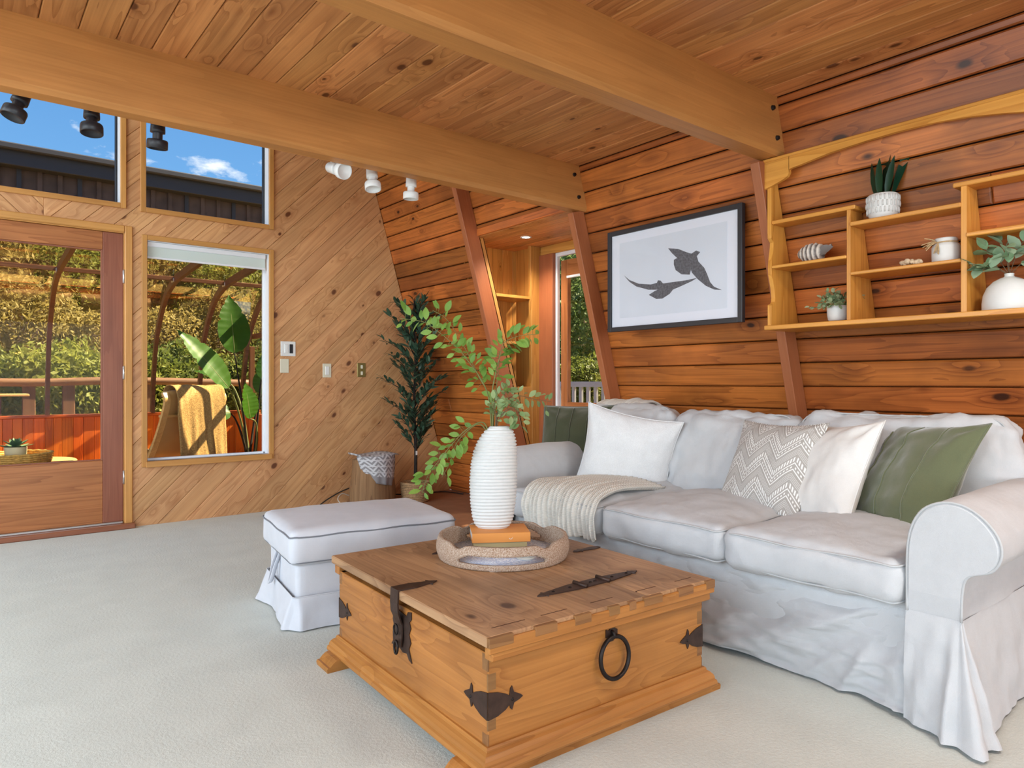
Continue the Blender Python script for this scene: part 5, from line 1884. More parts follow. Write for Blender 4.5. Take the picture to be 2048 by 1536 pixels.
# corner plates (fish shaped wings) on every corner
wing = [(0, .036), (.03, .030), (.055, .020), (.068, .012), (.070, .030), (.076, .036), (.082, .018), (.105, .006), (.112, .0), (.100, -.006), (.083, -.010), (.076, -.028), (.070, -.022), (.068, -.012), (.055, -.022), (.030, -.032), (0, -.036)]
for sx in (-1, 1):
    for sy in (-1, 1):
        Mx = Matrix.Translation((sx * (hx + .0005), sy * hy, .195)) @ axes((0, -sy, 0), (0, 0, 1), (sx, 0, 0) if True else 0).to_4x4()
        o = iron_plate('corner_plate', wing, .0025, Mx, ch)
        My = Matrix.Translation((sx * hx, sy * (hy + .0005), .195)) @ axes((-sx, 0, 0), (0, 0, 1), (0, sy, 0)).to_4x4()
        o2 = iron_plate('corner_plate', wing, .0025, My, ch)
        for o_ in (o, o2):
            lathe('rivet', [(0, .0055), (.003, .005), (.0045, .002)], M_IRONB, o_, 8, cx=.077, cap=False)
# ring pull on the near end
rx = .010
iron_plate('ring_plate', [(-.022, .020), (-.016, .012), (-.008, .012), (-.004, .024), (.012, .024), (.016, .012), (.024, .010), (.024, -.010), (.010, -.012), (.008, -.022), (-.008, -.022), (-.008, -.010), (-.022, -.008)], .004, Matrix.Translation((rx, -hy - .0005, .290)) @ axes((1, 0, 0), (0, 0, 1), (0, -1, 0)).to_4x4(), ch)
tube_obj('ring_eye', [(rx, -hy - .004 - .012 * math.sin(a), .288 + .010 * math.cos(a)) for a in [2 * PI * k / 14 for k in range(14)]], .005, M_IRONB, ch, 8, True)
tube_obj('ring_pull', [(rx + .057 * math.sin(a), -hy - .014 - .004 * (1 - math.cos(a)), .225 + .060 * math.cos(a)) for a in [2 * PI * k / 44 for k in range(44)]], .0065, M_IRONB, ch, 10, True)
# the body's underside
# ------------------------------------------------------------------ tray, books, vase on the trunk
TZ = CH
tcx, tcy = 1.592, 2.040
TR = .238
def traymat():
    m, nt, b = new_mat('woven_rope_tray')
    tc = N(nt, 'ShaderNodeTexCoord')
    n = N(nt, 'ShaderNodeTexNoise'); n.inputs['Scale'].default_value = 300; n.inputs['Detail'].default_value = 2
    nt.links.new(tc.outputs['Object'], n.inputs[0])
    c = mixc(nt, maprange(nt, n.outputs[0], .32, .68), srgb(150, 114, 84), srgb(212, 192, 174))
    nt.links.new(c, b.inputs['Base Color'])
    b.inputs['Roughness'].default_value = .9
    bump(nt, b, n.outputs[0], .9, .005)
    return m
M_TRAY = traymat()
def traymat2():
    m, nt, b = new_mat('tray_woven_floor')
    tc = N(nt, 'ShaderNodeTexCoord')
    n = N(nt, 'ShaderNodeTexNoise'); n.inputs['Scale'].default_value = 170; n.inputs['Detail'].default_value = 2
    nt.links.new(tc.outputs['Object'], n.inputs[0])
    c = mixc(nt, maprange(nt, n.outputs[0], .35, .65), srgb(176, 186, 216), srgb(240, 242, 248))
    nt.links.new(c, b.inputs['Base Color'])
    b.inputs['Roughness'].default_value = .9
    bump(nt, b, n.outputs[0], .7, .004)
    return m
M_TRAYF = traymat2()
ty = thing('woven_tray', 'round whitewashed woven tray with cut-out handles on the trunk', 'tray', (tcx, tcy, TZ), TURN)
lathe('tray_floor', [(0, .004), (TR - .012, .004), (TR - .012, .014), (0, .014)], M_TRAYF, ty, 64, cap=False)
# rim with two handle openings; built from coils so it reads as rope
def rim_top(a):
    # handles at front (-90 deg) and back (+90 deg): raised humps with an opening below
    return .066
def rim():
    seg = 120
    bm = bmesh.new()
    zs = [.004 + .0078 * k for k in range(9)]
    for kz, z in enumerate(zs):
        for part in range(2):
            pass
    # solid wall cells, leaving handle holes
    nzc = 16
    H = .080
    hole_lo, hole_hi = .018, .052
    V = {}
    def vert(i, k, r):
        key = (i % seg, k, r)
        if key not in V:
            a = 2 * PI * i / seg
            z = .002 + H * k / nzc
            off = .0016 * math.sin(k * PI)
            dip = 0.0
            da = min(abs(((a - 1.5 * PI + PI) % (2 * PI)) - PI), abs(((a - .5 * PI + PI) % (2 * PI)) - PI))
            if k > nzc * .72:
                dip = -.017 * (1 / (1 + math.exp((.62 - da) * 30))) * (1 - 1 / (1 + math.exp((.85 - da) * 30))) * ((k / nzc - .72) / .28)
            bulge = .010 * math.sin(PI * k / nzc)
            rr = TR + bulge - (0 if r else .014)
            V[key] = bm.verts.new((rr * math.cos(a), rr * math.sin(a), z + dip))
        return V[key]
    def hole(i, k):
        a = 2 * PI * (i + .5) / seg
        z = H * (k + .5) / nzc
        da = min(abs(((a - 1.5 * PI + PI) % (2 * PI)) - PI), abs(((a - .5 * PI + PI) % (2 * PI)) - PI))
        w = .66 - max(0, (z - .034)) * 9
        return da < w and hole_lo < z < hole_hi
    for i in range(seg):
        for k in range(nzc):
            if hole(i, k):
                continue
            bm.faces.new((vert(i, k, 1), vert(i + 1, k, 1), vert(i + 1, k + 1, 1), vert(i, k + 1, 1)))
            bm.faces.new((vert(i, k, 0), vert(i, k + 1, 0), vert(i + 1, k + 1, 0), vert(i + 1, k, 0)))
            for (di, dk, e) in ((-1, 0, ((0, 0), (0, 1))), (1, 0, ((1, 1), (1, 0))), (0, -1, ((1, 0), (0, 0))), (0, 1, ((0, 1), (1, 1)))):
                kk = k + dk
                if kk < 0 or kk >= nzc or hole((i + di) % seg, kk):
                    (a1, b1_), (a2, b2_) = e
                    try:
                        bm.faces.new((vert(i + a1, k + b1_, 1), vert(i + a2, k + b2_, 1), vert(i + a2, k + b2_, 0), vert(i + a1, k + b1_, 0)))
                    except ValueError:
                        pass
    return bm_obj('woven_rim', bm, M_TRAY, ty, True)
rim()
for a in (-PI / 2 - .1, .6, 2.4):
    box('foot_pad', TR * .95 * math.cos(a) - .02, TR * .95 * math.cos(a) + .02, TR * .95 * math.sin(a) - .008, TR * .95 * math.sin(a) + .008, 0, .004, M_WHITEP, ty, .001)

def book(name, label, c, rz, lx, ly, t, cover):
    o = thing(name, label, 'book', c, rz)
    box('cover', -lx / 2, lx / 2, -ly / 2, ly / 2, 0, .003, cover, o, .001)
    box('cover', -lx / 2, lx / 2, -ly / 2, ly / 2, t - .003, t, cover, o, .001)
    box('spine', -lx / 2, lx / 2, -ly / 2 - .001, -ly / 2 + .003, 0, t, cover, o, .001)
    box('pages', -lx / 2 + .003, lx / 2 - .003, -ly / 2 + .003, ly / 2 - .004, .003, t - .003, M_PAPER, o, 0)
    return o
bz = math.radians(-33)
book('tan_book', 'tan book lying under the orange book in the tray', (1.648, 2.138, TZ + .014), bz, .205, .150, .026, M_OLIVEB)
ob = book('orange_book', 'orange hardback book under the ribbed vase', (1.650, 2.138, TZ + .040), bz + .03, .222, .165, .036, M_ORANGE)
# tiny spine mark
bm = bmesh.new()
tube(bm, [(.035 + .006 * math.cos(a), -.0845, .018 + .006 * math.sin(a)) for a in [PI * 1.1 + PI * .9 * k / 8 for k in range(9)]], .0008, 5)
bm_obj('spine_mark', bm, M_PAPER, ob)
for k, (dx, r) in enumerate(((0, .033), (.004, .030), (-.002, .026))):
    cs = thing('stone_coaster', ('bottom', 'middle', 'top')[k] + ' pale round stone coaster of the stack in the tray handle', 'coaster', (1.590 + dx, 1.905, TZ + .014 + k * .0095), 0, 'stone coasters in the tray')
    lathe('disc', [(0, 0), (r - .003, 0), (r, .002), (r, .007), (r - .003, .009), (0, .009)], M_STONE, cs, 28, cap=False)

# ribbed vase: oval, with a slanted shoulder on its left
VB = Vector((1.642, 2.166, TZ + .076))
va = thing('ribbed_vase', 'tall white oval ribbed vase standing on the books', 'vase', VB, TURN)
VH = .398
def vase():
    hs_ = [0, .03, .10, .25, .45, .62, .75, .85, .92, .965, 1.0]
    lft = [.060, .070, .080, .088, .091, .086, .076, .060, .042, .027, .012]
    rgt = [.056, .066, .078, .087, .092, .093, .092, .089, .083, .075, .060]
    seg, n = 56, 236
    vs, fs = [], []
    nr = 31
    for i in range(n + 1):
        t = i / n
        l, r = lerp_curve(hs_, lft, t), lerp_curve(hs_, rgt, t)
        c, hw = (r - l) / 2, (l + r) / 2
        for k in range(seg):
            a = 2 * PI * k / seg
            ph = t * nr * 2 * PI + .55 * math.sin(2 * a + 1.0) + .3 * fbm((math.cos(a), math.sin(a), t * 4), 1.5, 3)
            rib = (.0034 * (abs(math.sin(ph / 2)) ** .8 * 2 - 1)) if .02 < t < .975 else 0
            dep = .62
            z = t * VH
            vs.append((c + (hw + rib) * math.cos(a), (hw * dep + rib) * math.sin(a), z))
    for i in range(n):
        for k in range(seg):
            fs.append((i * seg + k, i * seg + (k + 1) % seg, (i + 1) * seg + (k + 1) % seg, (i + 1) * seg + k))
    fs.append(tuple(range(seg))[::-1])
    # inner lip
    top = n * seg
    b = len(vs)
    for k in range(seg):
        v = vs[top + k]
        vs.append((v[0] * .72 + .003, v[1] * .72, v[2] - .004))
    for k in range(seg):
        vs.append((vs[b + k][0], vs[b + k][1], VH - .10))
    for k in range(seg):
        fs.append((top + k, top + (k + 1) % seg, b + (k + 1) % seg, b + k))
        fs.append((b + k, b + (k + 1) % seg, b + seg + (k + 1) % seg, b + seg + k))
    fs.append(tuple(b + seg + k for k in range(seg)))
    return mesh_obj('vase_body', vs, fs, M_CERAM, va, True)
vase()

# leafy branches standing in the vase (a thing of its own)
VT = VB + Vector((0, 0, VH))
br = thing('leafy_branches', 'lime green leafy branches arching out of the ribbed vase', 'branches', VT)
S = .00197           # stem drawing unit in metres
def bp(dx, dy, dep=0.0):
    return CRT * (dx * S) + Vector((0, 0, -dy * S)) + CF * dep
lime = [leaf_mesh('branch_leaf', .046, .024, L_LIME, .15, .15), leaf_mesh('branch_leaf', .038, .020, L_LIME, .2, .2)]
vari = [leaf_mesh('branch_leaf', .036, .020, L_VARI, .15, .15)]
# (across, down, depth) of each stem from the vase mouth, leaf set, twig range, leaf count
stems = [
    ([(-2, 20, 0), (-8, -50, .02), (-22, -90, .0), (-46, -125, -.02), (-70, -155, -.03), (-105, -185, -.05), (-135, -205, -.05), (-180, -212, -.06)], lime, (2, 8), 44),
    ([(-2, 20, 0), (-10, -60, .02), (-30, -100, .04), (-60, -160, .06), (-95, -215, .07), (-125, -235, .08)], lime, (3, 6), 30),
    ([(0, 20, 0), (-2, -60, .0), (4, -100, -.01), (14, -140, -.02), (22, -165, -.02), (50, -178, -.03), (88, -182, -.03)], lime, (2, 7), 38),
    ([(0, 20, 0), (2, -40, .03), (10, -110, .05), (12, -150, .05)], lime, (1, 4), 14),
    ([(-6, 20, 0), (-20, -8, -.02), (-50, 4, -.05), (-78, 32, -.07), (-105, 66, -.09), (-125, 95, -.10), (-134, 125, -.11)], lime, (2, 7), 38),
    ([(-6, 20, 0), (-30, -4, .0), (-70, 30, -.02), (-84, 70, -.03), (-100, 100, -.04)], lime, (3, 5), 12),
    ([(4, 20, 0), (10, -20, .03), (24, -50, .05), (50, -60, .06), (85, -52, .08), (118, -48, .08)], vari, (1, 6), 22),
    ([(4, 20, 0), (12, -14, -.02), (30, -34, -.03), (48, -30, -.03), (56, 0, -.03)], vari, (1, 5), 26),
    ([(4, 20, 0), (8, -24, .0), (22, -62, .0), (34, -80, .0)], vari, (1, 4), 22),
    ([(4, 20, 0), (6, -20, -.03), (2, -44, -.05), (16, -60, -.06)], vari, (1, 4), 16),
]
for pts, lv, (s0, s1), nl in stems:
    P = smooth_path([bp(*p) for p in pts], 6)
    n = len(P)
    tube_obj('stem', P, [max(.0011, .0032 * (1 - i / n)) for i in range(n)], M_STEMB if lv is vari else M_STEM, br, 6)
    i0 = int(n * .30)
    for k in range(nl):
        f = i0 + (n - 1 - i0) * (k + random.random() * .8) / nl
        i = min(int(f), n - 2)
        p = P[i].lerp(P[i + 1], f - i)
        t = (P[i + 1] - P[i]).normalized()
        side = t.cross(CF).normalized() * (1 if k % 2 else -1)
        tw_ = (side * random.uniform(.4, 1.1) + CF * random.uniform(-.8, .6) + Vector((0, 0, random.uniform(-.5, .35)))) * .022
        q = p + tw_ * random.uniform(.2, 1.3)
        tube_obj('twig', [p, q], .0008, M_STEM, br, 4)
        place_leaf(random.choice(lv), br, q, (t * .6 + tw_.normalized() * .9 + rv(.3)), -CF * .8 + Vector((0, 0, .6)), random.uniform(.7, 1.12), 'leaf', random.uniform(-.7, .7))

# ------------------------------------------------------------------ corner: stump with knitted cloth, tree in basket, cords
stp = thing('log_stump', 'weathered split log stump standing against the gable wall', 'stump', (2.735, 5.28, .006))
def stump():
    seg, n = 30, 14
    vs, fs = [], []
    for j in range(n + 1):
        t = j / n
        for k in range(seg):
            a = 2 * PI * k / seg
            r = .155 + .02 * (1 - t) + .012 * fbm((math.cos(a), math.sin(a), t * .4), 3, 4) + .006 * fbm((math.cos(a) * 3, math.sin(a) * 3, t * .3), 4, 7)
            z = t * (.40 + .02 * math.cos(a + .5))
            vs.append((r * 1.12 * math.cos(a), r * .9 * math.sin(a), z))
    for i in range(n):
        for k in range(seg):
            fs.append((i * seg + k, i * seg + (k + 1) % seg, (i + 1) * seg + (k + 1) % seg, (i + 1) * seg + k))
    fs.append(tuple(range(seg))[::-1]); fs.append(tuple(n * seg + k for k in range(seg)))
    o = mesh_obj('log', [(v[2], v[0], v[1]) for v in vs], [f for f in fs], W_STUMP, stp, True)
    o.matrix_local = AZ.to_4x4()
stump()
# patterned cloth draped over the front of the stump
kc = thing('patterned_cloth', 'grey and white patterned knit cloth draped over the log stump', 'cloth', (2.735, 5.28, .40))
vs, fs, uv = [], [], []
nu, nv = 26, 22
for j in range(nv + 1):
    t = j / nv
    for i in range(nu + 1):
        u = i / nu - .5
        if t < .35:
            yy = .08 - (.23) * t / .35
            zz = .035 + .006 * math.sin(u * 7) - .012 * (t / .35) ** 3
            ww = .36
        else:
            s_ = (t - .35) / .65
            yy = -.152 - .018 * math.sin(s_ * PI * .9) - .004 * s_
            zz = .022 - .235 * s_ - .03 * (u * 2) * s_
            ww = .36 - .08 * s_
        x = u * ww + .02 * (t - .35)
        if t >= .35:
            yy += .10 * (abs(u * 2) ** 2.2) - .006 * math.sin(u * 24) * s_
        vs.append((x, yy, zz + (.01 if i in (0,) and t < .35 else 0)))
        uv.append((i / nu, 1 - t))
for j in range(nv):
    for i in range(nu):
        a = j * (nu + 1) + i
        fs.append((a, a + 1, a + nu + 2, a + nu + 1))
kco = mesh_obj('knit_sheet', vs, fs, M_AZTEC, kc, True)
ul = kco.data.uv_layers.new(name='UVMap')
for l in kco.data.loops:
    ul.data[l.index].uv = uv[l.vertex_index]
sm_ = kco.modifiers.new('thick', 'SOLIDIFY'); sm_.thickness = .008; sm_.offset = 1

tb = thing('olive_tree', 'tall dark green artificial olive tree in a wicker basket', 'plant', (3.085, 5.18, .006))
lathe('basket', [(0, 0), (.100, 0), (.108, .01), (.118, .08), (.126, .155), (.130, .165), (.126, .172), (.118, .168), (.112, .14), (0, .135)], M_WICKER, tb, 36, cap=False)
for z in np.linspace(.012, .155, 11):
    r = lerp_curve([0, .01, .08, .155], [.1, .108, .118, .126], z)
    tube_obj('weave_coil', [((r + .002 * (1 if k % 2 else -1)) * math.cos(2 * PI * k / 36), (r + .002 * (1 if k % 2 else -1)) * math.sin(2 * PI * k / 36), z) for k in range(36)], .0065, M_WICKER, tb, 6, True)
lathe('soil', [(0, .140), (.115, .140)], M_SOIL, tb, 20, cap=False)
tk = smooth_path([(0, 0, .13), (.004, 0, .45), (-.006, .01, .80), (.0, 0, 1.2), (-.01, 0, 1.60), (-.012, 0, 1.74)], 6)
tube_obj('trunk', tk, [.017 - .012 * i / len(tk) for i in range(len(tk))], M_TRUNK, tb, 8)
box('price_tag', -.008, .008, -.021, -.019, .40, .435, M_WHITEP, tb, 0)
olf = [leaf_mesh('olive_leaf', .080, .026, L_OLIVE, .12, .1), leaf_mesh('olive_leaf', .070, .022, L_OLIVE, .2, .25), leaf_mesh('olive_leaf', .088, .028, L_OLIVE, .1, .05)]
# branches: height, heading, reach
cnt = 0
extra_v, extra_f = [], []
def add_leaf_to(V, Fc, me, M):
    b = len(V)
    V += [tuple(M @ v.co) for v in me.vertices]
    Fc += [tuple(b + i for i in p.vertices) for p in me.polygons]
brs = []
rng = random.Random(5)
for k in range(46):
    z = .52 + 1.12 * (k / 45)
    w = lerp_curve([.5, .65, .9, 1.1, 1.3, 1.5, 1.66, 1.75], [.16, .24, .36, .36, .30, .26, .16, .05], z)
    a = k * 2.4 + rng.uniform(-.3, .3)
    brs.append((z, a, w * rng.uniform(.7, 1.05)))
rot_leafs = []
for (z, a, w) in brs:
    d = Vector((math.cos(a), math.sin(a) * .62, 0))
    if d.y > 0:
        d.y *= .45
    base = Vector((0, 0, z - .10))
    tipp = Vector((0, 0, z + .12)) + d * w
    tipp.x = min(tipp.x, wx(z + .12) - .085 - 3.085)
    P = smooth_path([base, base.lerp(tipp, .5) + Vector((0, 0, .03)), tipp], 6)
    tube_obj('branch', P, [.0045 - .0032 * i / len(P) for i in range(len(P))], M_TRUNK, tb, 5)
    n = len(P)
    nl = 25
    for j in range(nl):
        f = (n - 1) * (.12 + .88 * (j + .5) / nl)
        i = min(int(f), n - 2)
        p = P[i].lerp(P[i + 1], f - i)
        t = (P[i + 1] - P[i]).normalized()
        sd = t.cross(Vector((0, 0, 1))).normalized() * (1 if j % 2 else -1)
        dd = t * .75 + sd * rng.uniform(.3, 1.0) + Vector((0, 0, rng.uniform(-.3, .7)))
        rot_leafs.append((rng.random(), p + rv(.012), dd, rng.choice(olf), rng.uniform(.8, 1.2)))
rot_leafs.sort(key=lambda q: q[1].y + .3 * q[0])
for q_i, (_, p, dd, me, s) in enumerate(rot_leafs):
    o = place_leaf(me, tb, p, dd, (0, -.4, 1), s, 'leaf', random.uniform(-.5, .5)) if q_i < 300 else None
    if o is None:
        dd = Vector(dd).normalized(); y = Vector((0, 0, 1)).cross(dd).normalized(); z_ = dd.cross(y)
        add_leaf_to(extra_v, extra_f, me, Matrix.Translation(p) @ axes(dd, y, z_).to_4x4() @ Matrix.Scale(s, 4))
ol = mesh_obj('far_side_leaves', extra_v, extra_f, L_OLIVE, tb, True)
ol['kind'] = 'stuff'

tag(tube_obj('power_cord', smooth_path([(2.36, 5.50, .010), (2.44, 5.515, .05), (2.56, 5.52, .10), (2.70, 5.525, .13), (2.85, 5.525, .11), (3.05, 5.51, .03), (3.30, 5.45, .016), (3.52, 5.40, .018), (3.60, 5.2, .014)], 8), .0055, M_CORDB), 'black power cord looping along the gable wall behind the stump', 'cord')
tag(tube_obj('white_cable', smooth_path([(2.50, 5.38, .008), (2.50, 5.46, .05), (2.56, 5.50, .085), (2.66, 5.51, .06), (2.9, 5.5, .12), (3.0, 5.48, .06)], 8), .004, M_CORDW), 'thin white cable curling beside the black cord', 'cable')
# ------------------------------------------------------------------ sunroom beyond the gable
struct(box('floor_sunroom', -2.2, 2.75, G + .13, 7.85, -.10, 0.0, M_SFLOOR, None, 0), 'warm floor of the sunroom', 'floor')
RP = [(5.66, 2.06), (6.0, 2.035), (6.4, 2.01), (6.75, 1.975), (7.04, 1.895), (7.24, 1.775), (7.43, 1.595), (7.56, 1.40), (7.665, 1.05), (7.70, .735)]
RPs = [(p.x, p.y) for p in smooth_path([(a, b, 0) for a, b in RP], 4)]
def rib(x, label):
    t = thing('glazing_rib', label, 'rib', (x, 7.70, .72), 0, 'curved sunroom ribs')
    w, d = .034, .06
    vs, fs = [], []
    n = len(RPs)
    for i, (y, z) in enumerate(RPs):
        a, b = RPs[max(i - 1, 0)], RPs[min(i + 1, n - 1)]
        tv = Vector((b[0] - a[0], b[1] - a[1])).normalized()
        nv = Vector((tv.y, -tv.x))
        for (sx, sd) in ((-1, 0), (1, 0), (1, 1), (-1, 1)):
            vs.append((sx * w / 2, y + nv.x * d * sd * -1 * -1 - 7.70 - 0, z + nv.y * d * sd - .72))
    for i in range(n - 1):
        for k in range(4):
            fs.append((i * 4 + k, i * 4 + (k + 1) % 4, i * 4 + 4 + (k + 1) % 4, i * 4 + 4 + k))
    fs += [(0, 3, 2, 1), tuple(4 * (n - 1) + k for k in range(4))]
    o = mesh_obj('laminated_arch', vs, fs, W_RIB, t, True)
    bm = bmesh.new(); bm.from_mesh(o.data); bmesh.ops.recalc_face_normals(bm, faces=bm.faces[:]); bm.to_mesh(o.data); bm.free()
    for p in o.data.polygons:
        p.use_smooth = False
    box('purlin_bracket', -.022, .022, 6.72 - 7.70, 6.80 - 7.70, 1.93 - .72, 1.965 - .72, M_STEEL, t, .003)
    return t
RX = [.65 + .44 * k for k in range(-4, 5)]
for k, x in enumerate(RX):
    rib(x, 'curved wooden sunroom rib, ' + ('leftmost of the row', 'second from the left end', 'third from the left end', 'at the left edge of the door glass', 'in the middle of the door glass',
        'beside the door stile', 'left of the armchair', 'behind the big plant leaves', 'at the right end wall')[k])
# glass panels between the ribs
gl = bpy.data.objects.new('window_5', None); COL.objects.link(gl)
struct(gl, 'curved sunroom glazing between the ribs', 'window')
for i in range(len(RX) - 1):
    a, b = RX[i] + .017, RX[i + 1] - .017
    vs, fs = [], []
    for (y, z) in RPs:
        vs += [(a, y - .004, z + .002), (b, y - .004, z + .002)]
    for k in range(len(RPs) - 1):
        fs.append((2 * k, 2 * k + 1, 2 * k + 3, 2 * k + 2))
    mesh_obj('pane', vs, fs, M_GLASSS, gl, True)
pu = thing('roof_purlin', 'thin dark bar running across the sunroom ribs', 'bar', (0, 6.745, 1.955))
box('bar', -1.6, 2.43, -.014, .014, -.012, .022, W_RIB, pu, .003)
hd = struct(box('trim_3', -2.2, 2.6, 5.65, 5.70, 2.02, 2.12, W_RIB, None, .004), 'ledger board carrying the sunroom roof', 'trim')
# knee wall of vertical cedar boards
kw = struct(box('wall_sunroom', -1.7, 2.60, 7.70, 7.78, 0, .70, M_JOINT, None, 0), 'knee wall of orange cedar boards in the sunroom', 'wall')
x = -1.7
rk = random.Random(11)
while x < 2.55:
    w = rk.choice((.066, .074, .080, .090))
    lbox('board', x + w / 2, 7.69, .35, .70, w - .0015, .02, W_SUN, kw, .002, AZ)
    x += w
lbox('cap', .45, 7.71, .715, 4.3, .11, .026, W_SUN, kw, .004, AX)
# right end wall: framed glazing over orange board
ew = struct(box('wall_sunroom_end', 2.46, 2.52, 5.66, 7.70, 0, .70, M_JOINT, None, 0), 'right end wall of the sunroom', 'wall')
y = 5.68
while y < 7.64:
    w = rk.choice((.07, .08, .09))
    lbox('board', 2.45, y + w / 2, .35, .70, w - .0015, .02, W_SUN, ew, .002, axes((0, 0, 1), (0, 1, 0), (-1, 0, 0)))
    y += w
for yy in (5.9, 6.5, 6.95, 7.55):
    zt = lerp_curve([a for a, b in RP], [b for a, b in RP], yy)
    lbox('end_post', 2.47, yy, (.7 + zt) / 2, zt - .7, .05, .05, W_RIB, ew, .003, AZ)
lbox('end_rail', 2.47, 6.6, 1.52, 1.9, .05, .05, W_RIB, ew, .003, AY)
box('end_pane', 2.47, 2.474, 5.68, 7.5, .72, 1.95, M_GLASSS, ew, 0)
# lit timber just outside the end wall
# ---- armchair
am = thing('bentwood_armchair', 'bentwood lounge chair with tan cushion in the sunroom', 'chair', (1.40, 6.42, -.02), math.radians(114))
def sweep(name, pts, w, d, mat, parent, y):
    P = smooth_path(pts, 6)
    n = len(P)
    vs, fs = [], []
    for i, p in enumerate(P):
        t = (P[min(i + 1, n - 1)] - P[max(i - 1, 0)]).normalized()
        nv = Vector((-t.z, 0, t.x))
        for (sy, sd) in ((-1, -1), (1, -1), (1, 1), (-1, 1)):
            q = p + nv * (d / 2 * sd)
            vs.append((q.x, y + sy * w / 2, q.z))
    for i in range(n - 1):
        for k in range(4):
            fs.append((i * 4 + k, i * 4 + (k + 1) % 4, i * 4 + 4 + (k + 1) % 4, i * 4 + 4 + k))
    fs += [(0, 3, 2, 1), tuple(4 * (n - 1) + k for k in range(4))]
    bm = bmesh.new()
    V = [bm.verts.new(v) for v in vs]
    for f in fs:
        bm.faces.new([V[i] for i in f])
    return bm_obj(name, bm, mat, parent)
for yy in (-.27, .27):
    sweep('back_frame', [(-.33, 0, .965), (-.355, 0, .90), (-.31, 0, .76), (-.21, 0, .55), (-.10, 0, .38), (.02, 0, .30), (.20, 0, .31), (.36, 0, .38)], .05, .022, W_BENT, am, yy)
    sweep('arm_frame', [(-.20, 0, .02), (-.02, 0, .012), (.30, 0, .012), (.40, 0, .03), (.43, 0, .14), (.40, 0, .36), (.33, 0, .50), (.22, 0, .555), (.0, 0, .54), (-.16, 0, .50)], .05, .022, W_BENT, am, yy + (.045 if yy > 0 else -.045))
for (x, z) in ((-.13, .40), (.30, .33), (-.29, .78), (.25, .03)):
    lbox('crossbar', x, 0, z, .56, .05, .02, W_BENT, am, .003, AY)
def chair_cushion():
    P = smooth_path([(-.25, 0, .985), (-.335, 0, .985), (-.345, 0, .92), (-.26, 0, .74), (-.16, 0, .55), (-.05, 0, .42), (.06, 0, .37), (.22, 0, .375), (.40, 0, .43)], 5)
    n = len(P); vs, fs = [], []
    for i, p in enumerate(P):
        t = (P[min(i + 1, n - 1)] - P[max(i - 1, 0)]).normalized(); nv = Vector((-t.z, 0, t.x))
        th = .045 * (1 if 0 < i < n - 1 else .5)
        for k in range(12):
            a = 2 * PI * k / 12
            ca, sa = math.cos(a), math.sin(a)
            q = p + nv * (th / 2 * math.copysign(abs(sa) ** .6, sa) + .022)
            vs.append((q.x, .25 * math.copysign(abs(ca) ** .5, ca), q.z))
    for i in range(n - 1):
        for k in range(12):
            fs.append((i * 12 + k, i * 12 + (k + 1) % 12, i * 12 + 12 + (k + 1) % 12, i * 12 + 12 + k))
    fs += [tuple(range(12))[::-1], tuple((n - 1) * 12 + k for k in range(12))]
    mesh_obj('cushion', vs, fs, M_CUSHT, am, True)
chair_cushion()
Rm = Matrix.Rotation(math.radians(114), 3, 'Z')
def cw(x, y, z): return Rm @ Vector((x, y, z)) + Vector((1.40, 6.42, -.02))
cloth_strip('burlap_throw', 'coarse tan throw hanging over the back of the sunroom chair', 'throw',
            [cw(-.22, -.01, .93), cw(-.27, -.01, 1.015), cw(-.36, -.01, 1.015), cw(-.405, -.01, .94), cw(-.415, -.01, .75), cw(-.43, -.01, .55), cw(-.45, -.01, .32)], Rm @ Vector((0, 1, 0)), .46, M_BURLAP, 6, .002, .01, 0, 9)

# ---- bird of paradise plant
bpz = thing('bird_of_paradise_plant', 'tall bird of paradise plant with big green leaves in the sunroom', 'plant', (2.165, 6.66, 0))
lathe('planter', [(0, 0), (.12, 0), (.14, .02), (.165, .26), (.17, .28), (.155, .28), (.15, .24), (0, .235)], M_CERAG, bpz, 30, cap=False)
def big_leaf(L, Wd, notch, seed):
    rg = random.Random(seed)
    vs, fs = [], []
    n = 26
    for i in range(n + 1):
        t = i / n
        w = Wd / 2 * (math.sin(PI * min(1, t * 1.02) ** .72) ** .75 if 0 < t < 1 else 0.02)
        h = -.10 * L * t * t
        for s in (-1, -.5, 0, .5, 1):
            ww = w * s
            if abs(s) == 1 and (i, s) in notch:
                ww *= .80
            vs.append((t * L, ww, h + abs(s) * w * .22 + .004 * math.sin(t * 60) * abs(s)))
    for i in range(n):
        for k in range(4):
            a = i * 5 + k
            fs.append((a, a + 5, a + 6, a + 1))
    me = bpy.data.meshes.new('leaf_blade')
    me.from_pydata(vs, [], fs); me.materials.append(L_BIRD)
    for p in me.polygons:
        p.use_smooth = True
    return me
Bo = Vector((2.13, 6.30, 0))
nt1 = {(18, -1), (22, 1), (23, -1), (15, 1)}
def bleaf(stem, L, Wd, d, up, seed):
    """stem: world points, leaf starts at the last one"""
    P = smooth_path([Vector(p) - Bo for p in stem], 6)
    tube_obj('stalk', P, [.013 - .008 * i / len(P) for i in range(len(P))], M_TRUNK if seed % 2 else M_STEM, bpz, 7)
    o = place_leaf(big_leaf(L, Wd, nt1, seed), bpz, P[-1], d, up, 1, 'leaf')
    mr = tube_obj('midrib', [(t * L, 0, -.10 * L * t * t - .002) for t in np.linspace(0, .98, 10)], [.006 - .005 * t for t in np.linspace(0, 1, 10)], M_STEM, o, 6)
    return o
bleaf([(2.11, 6.28, .25), (2.06, 6.26, .70), (2.00, 6.22, 1.05), (1.955, 6.20, 1.30)], .54, .30, (-.05, .02, 1), (.1, -1, .1), 1)
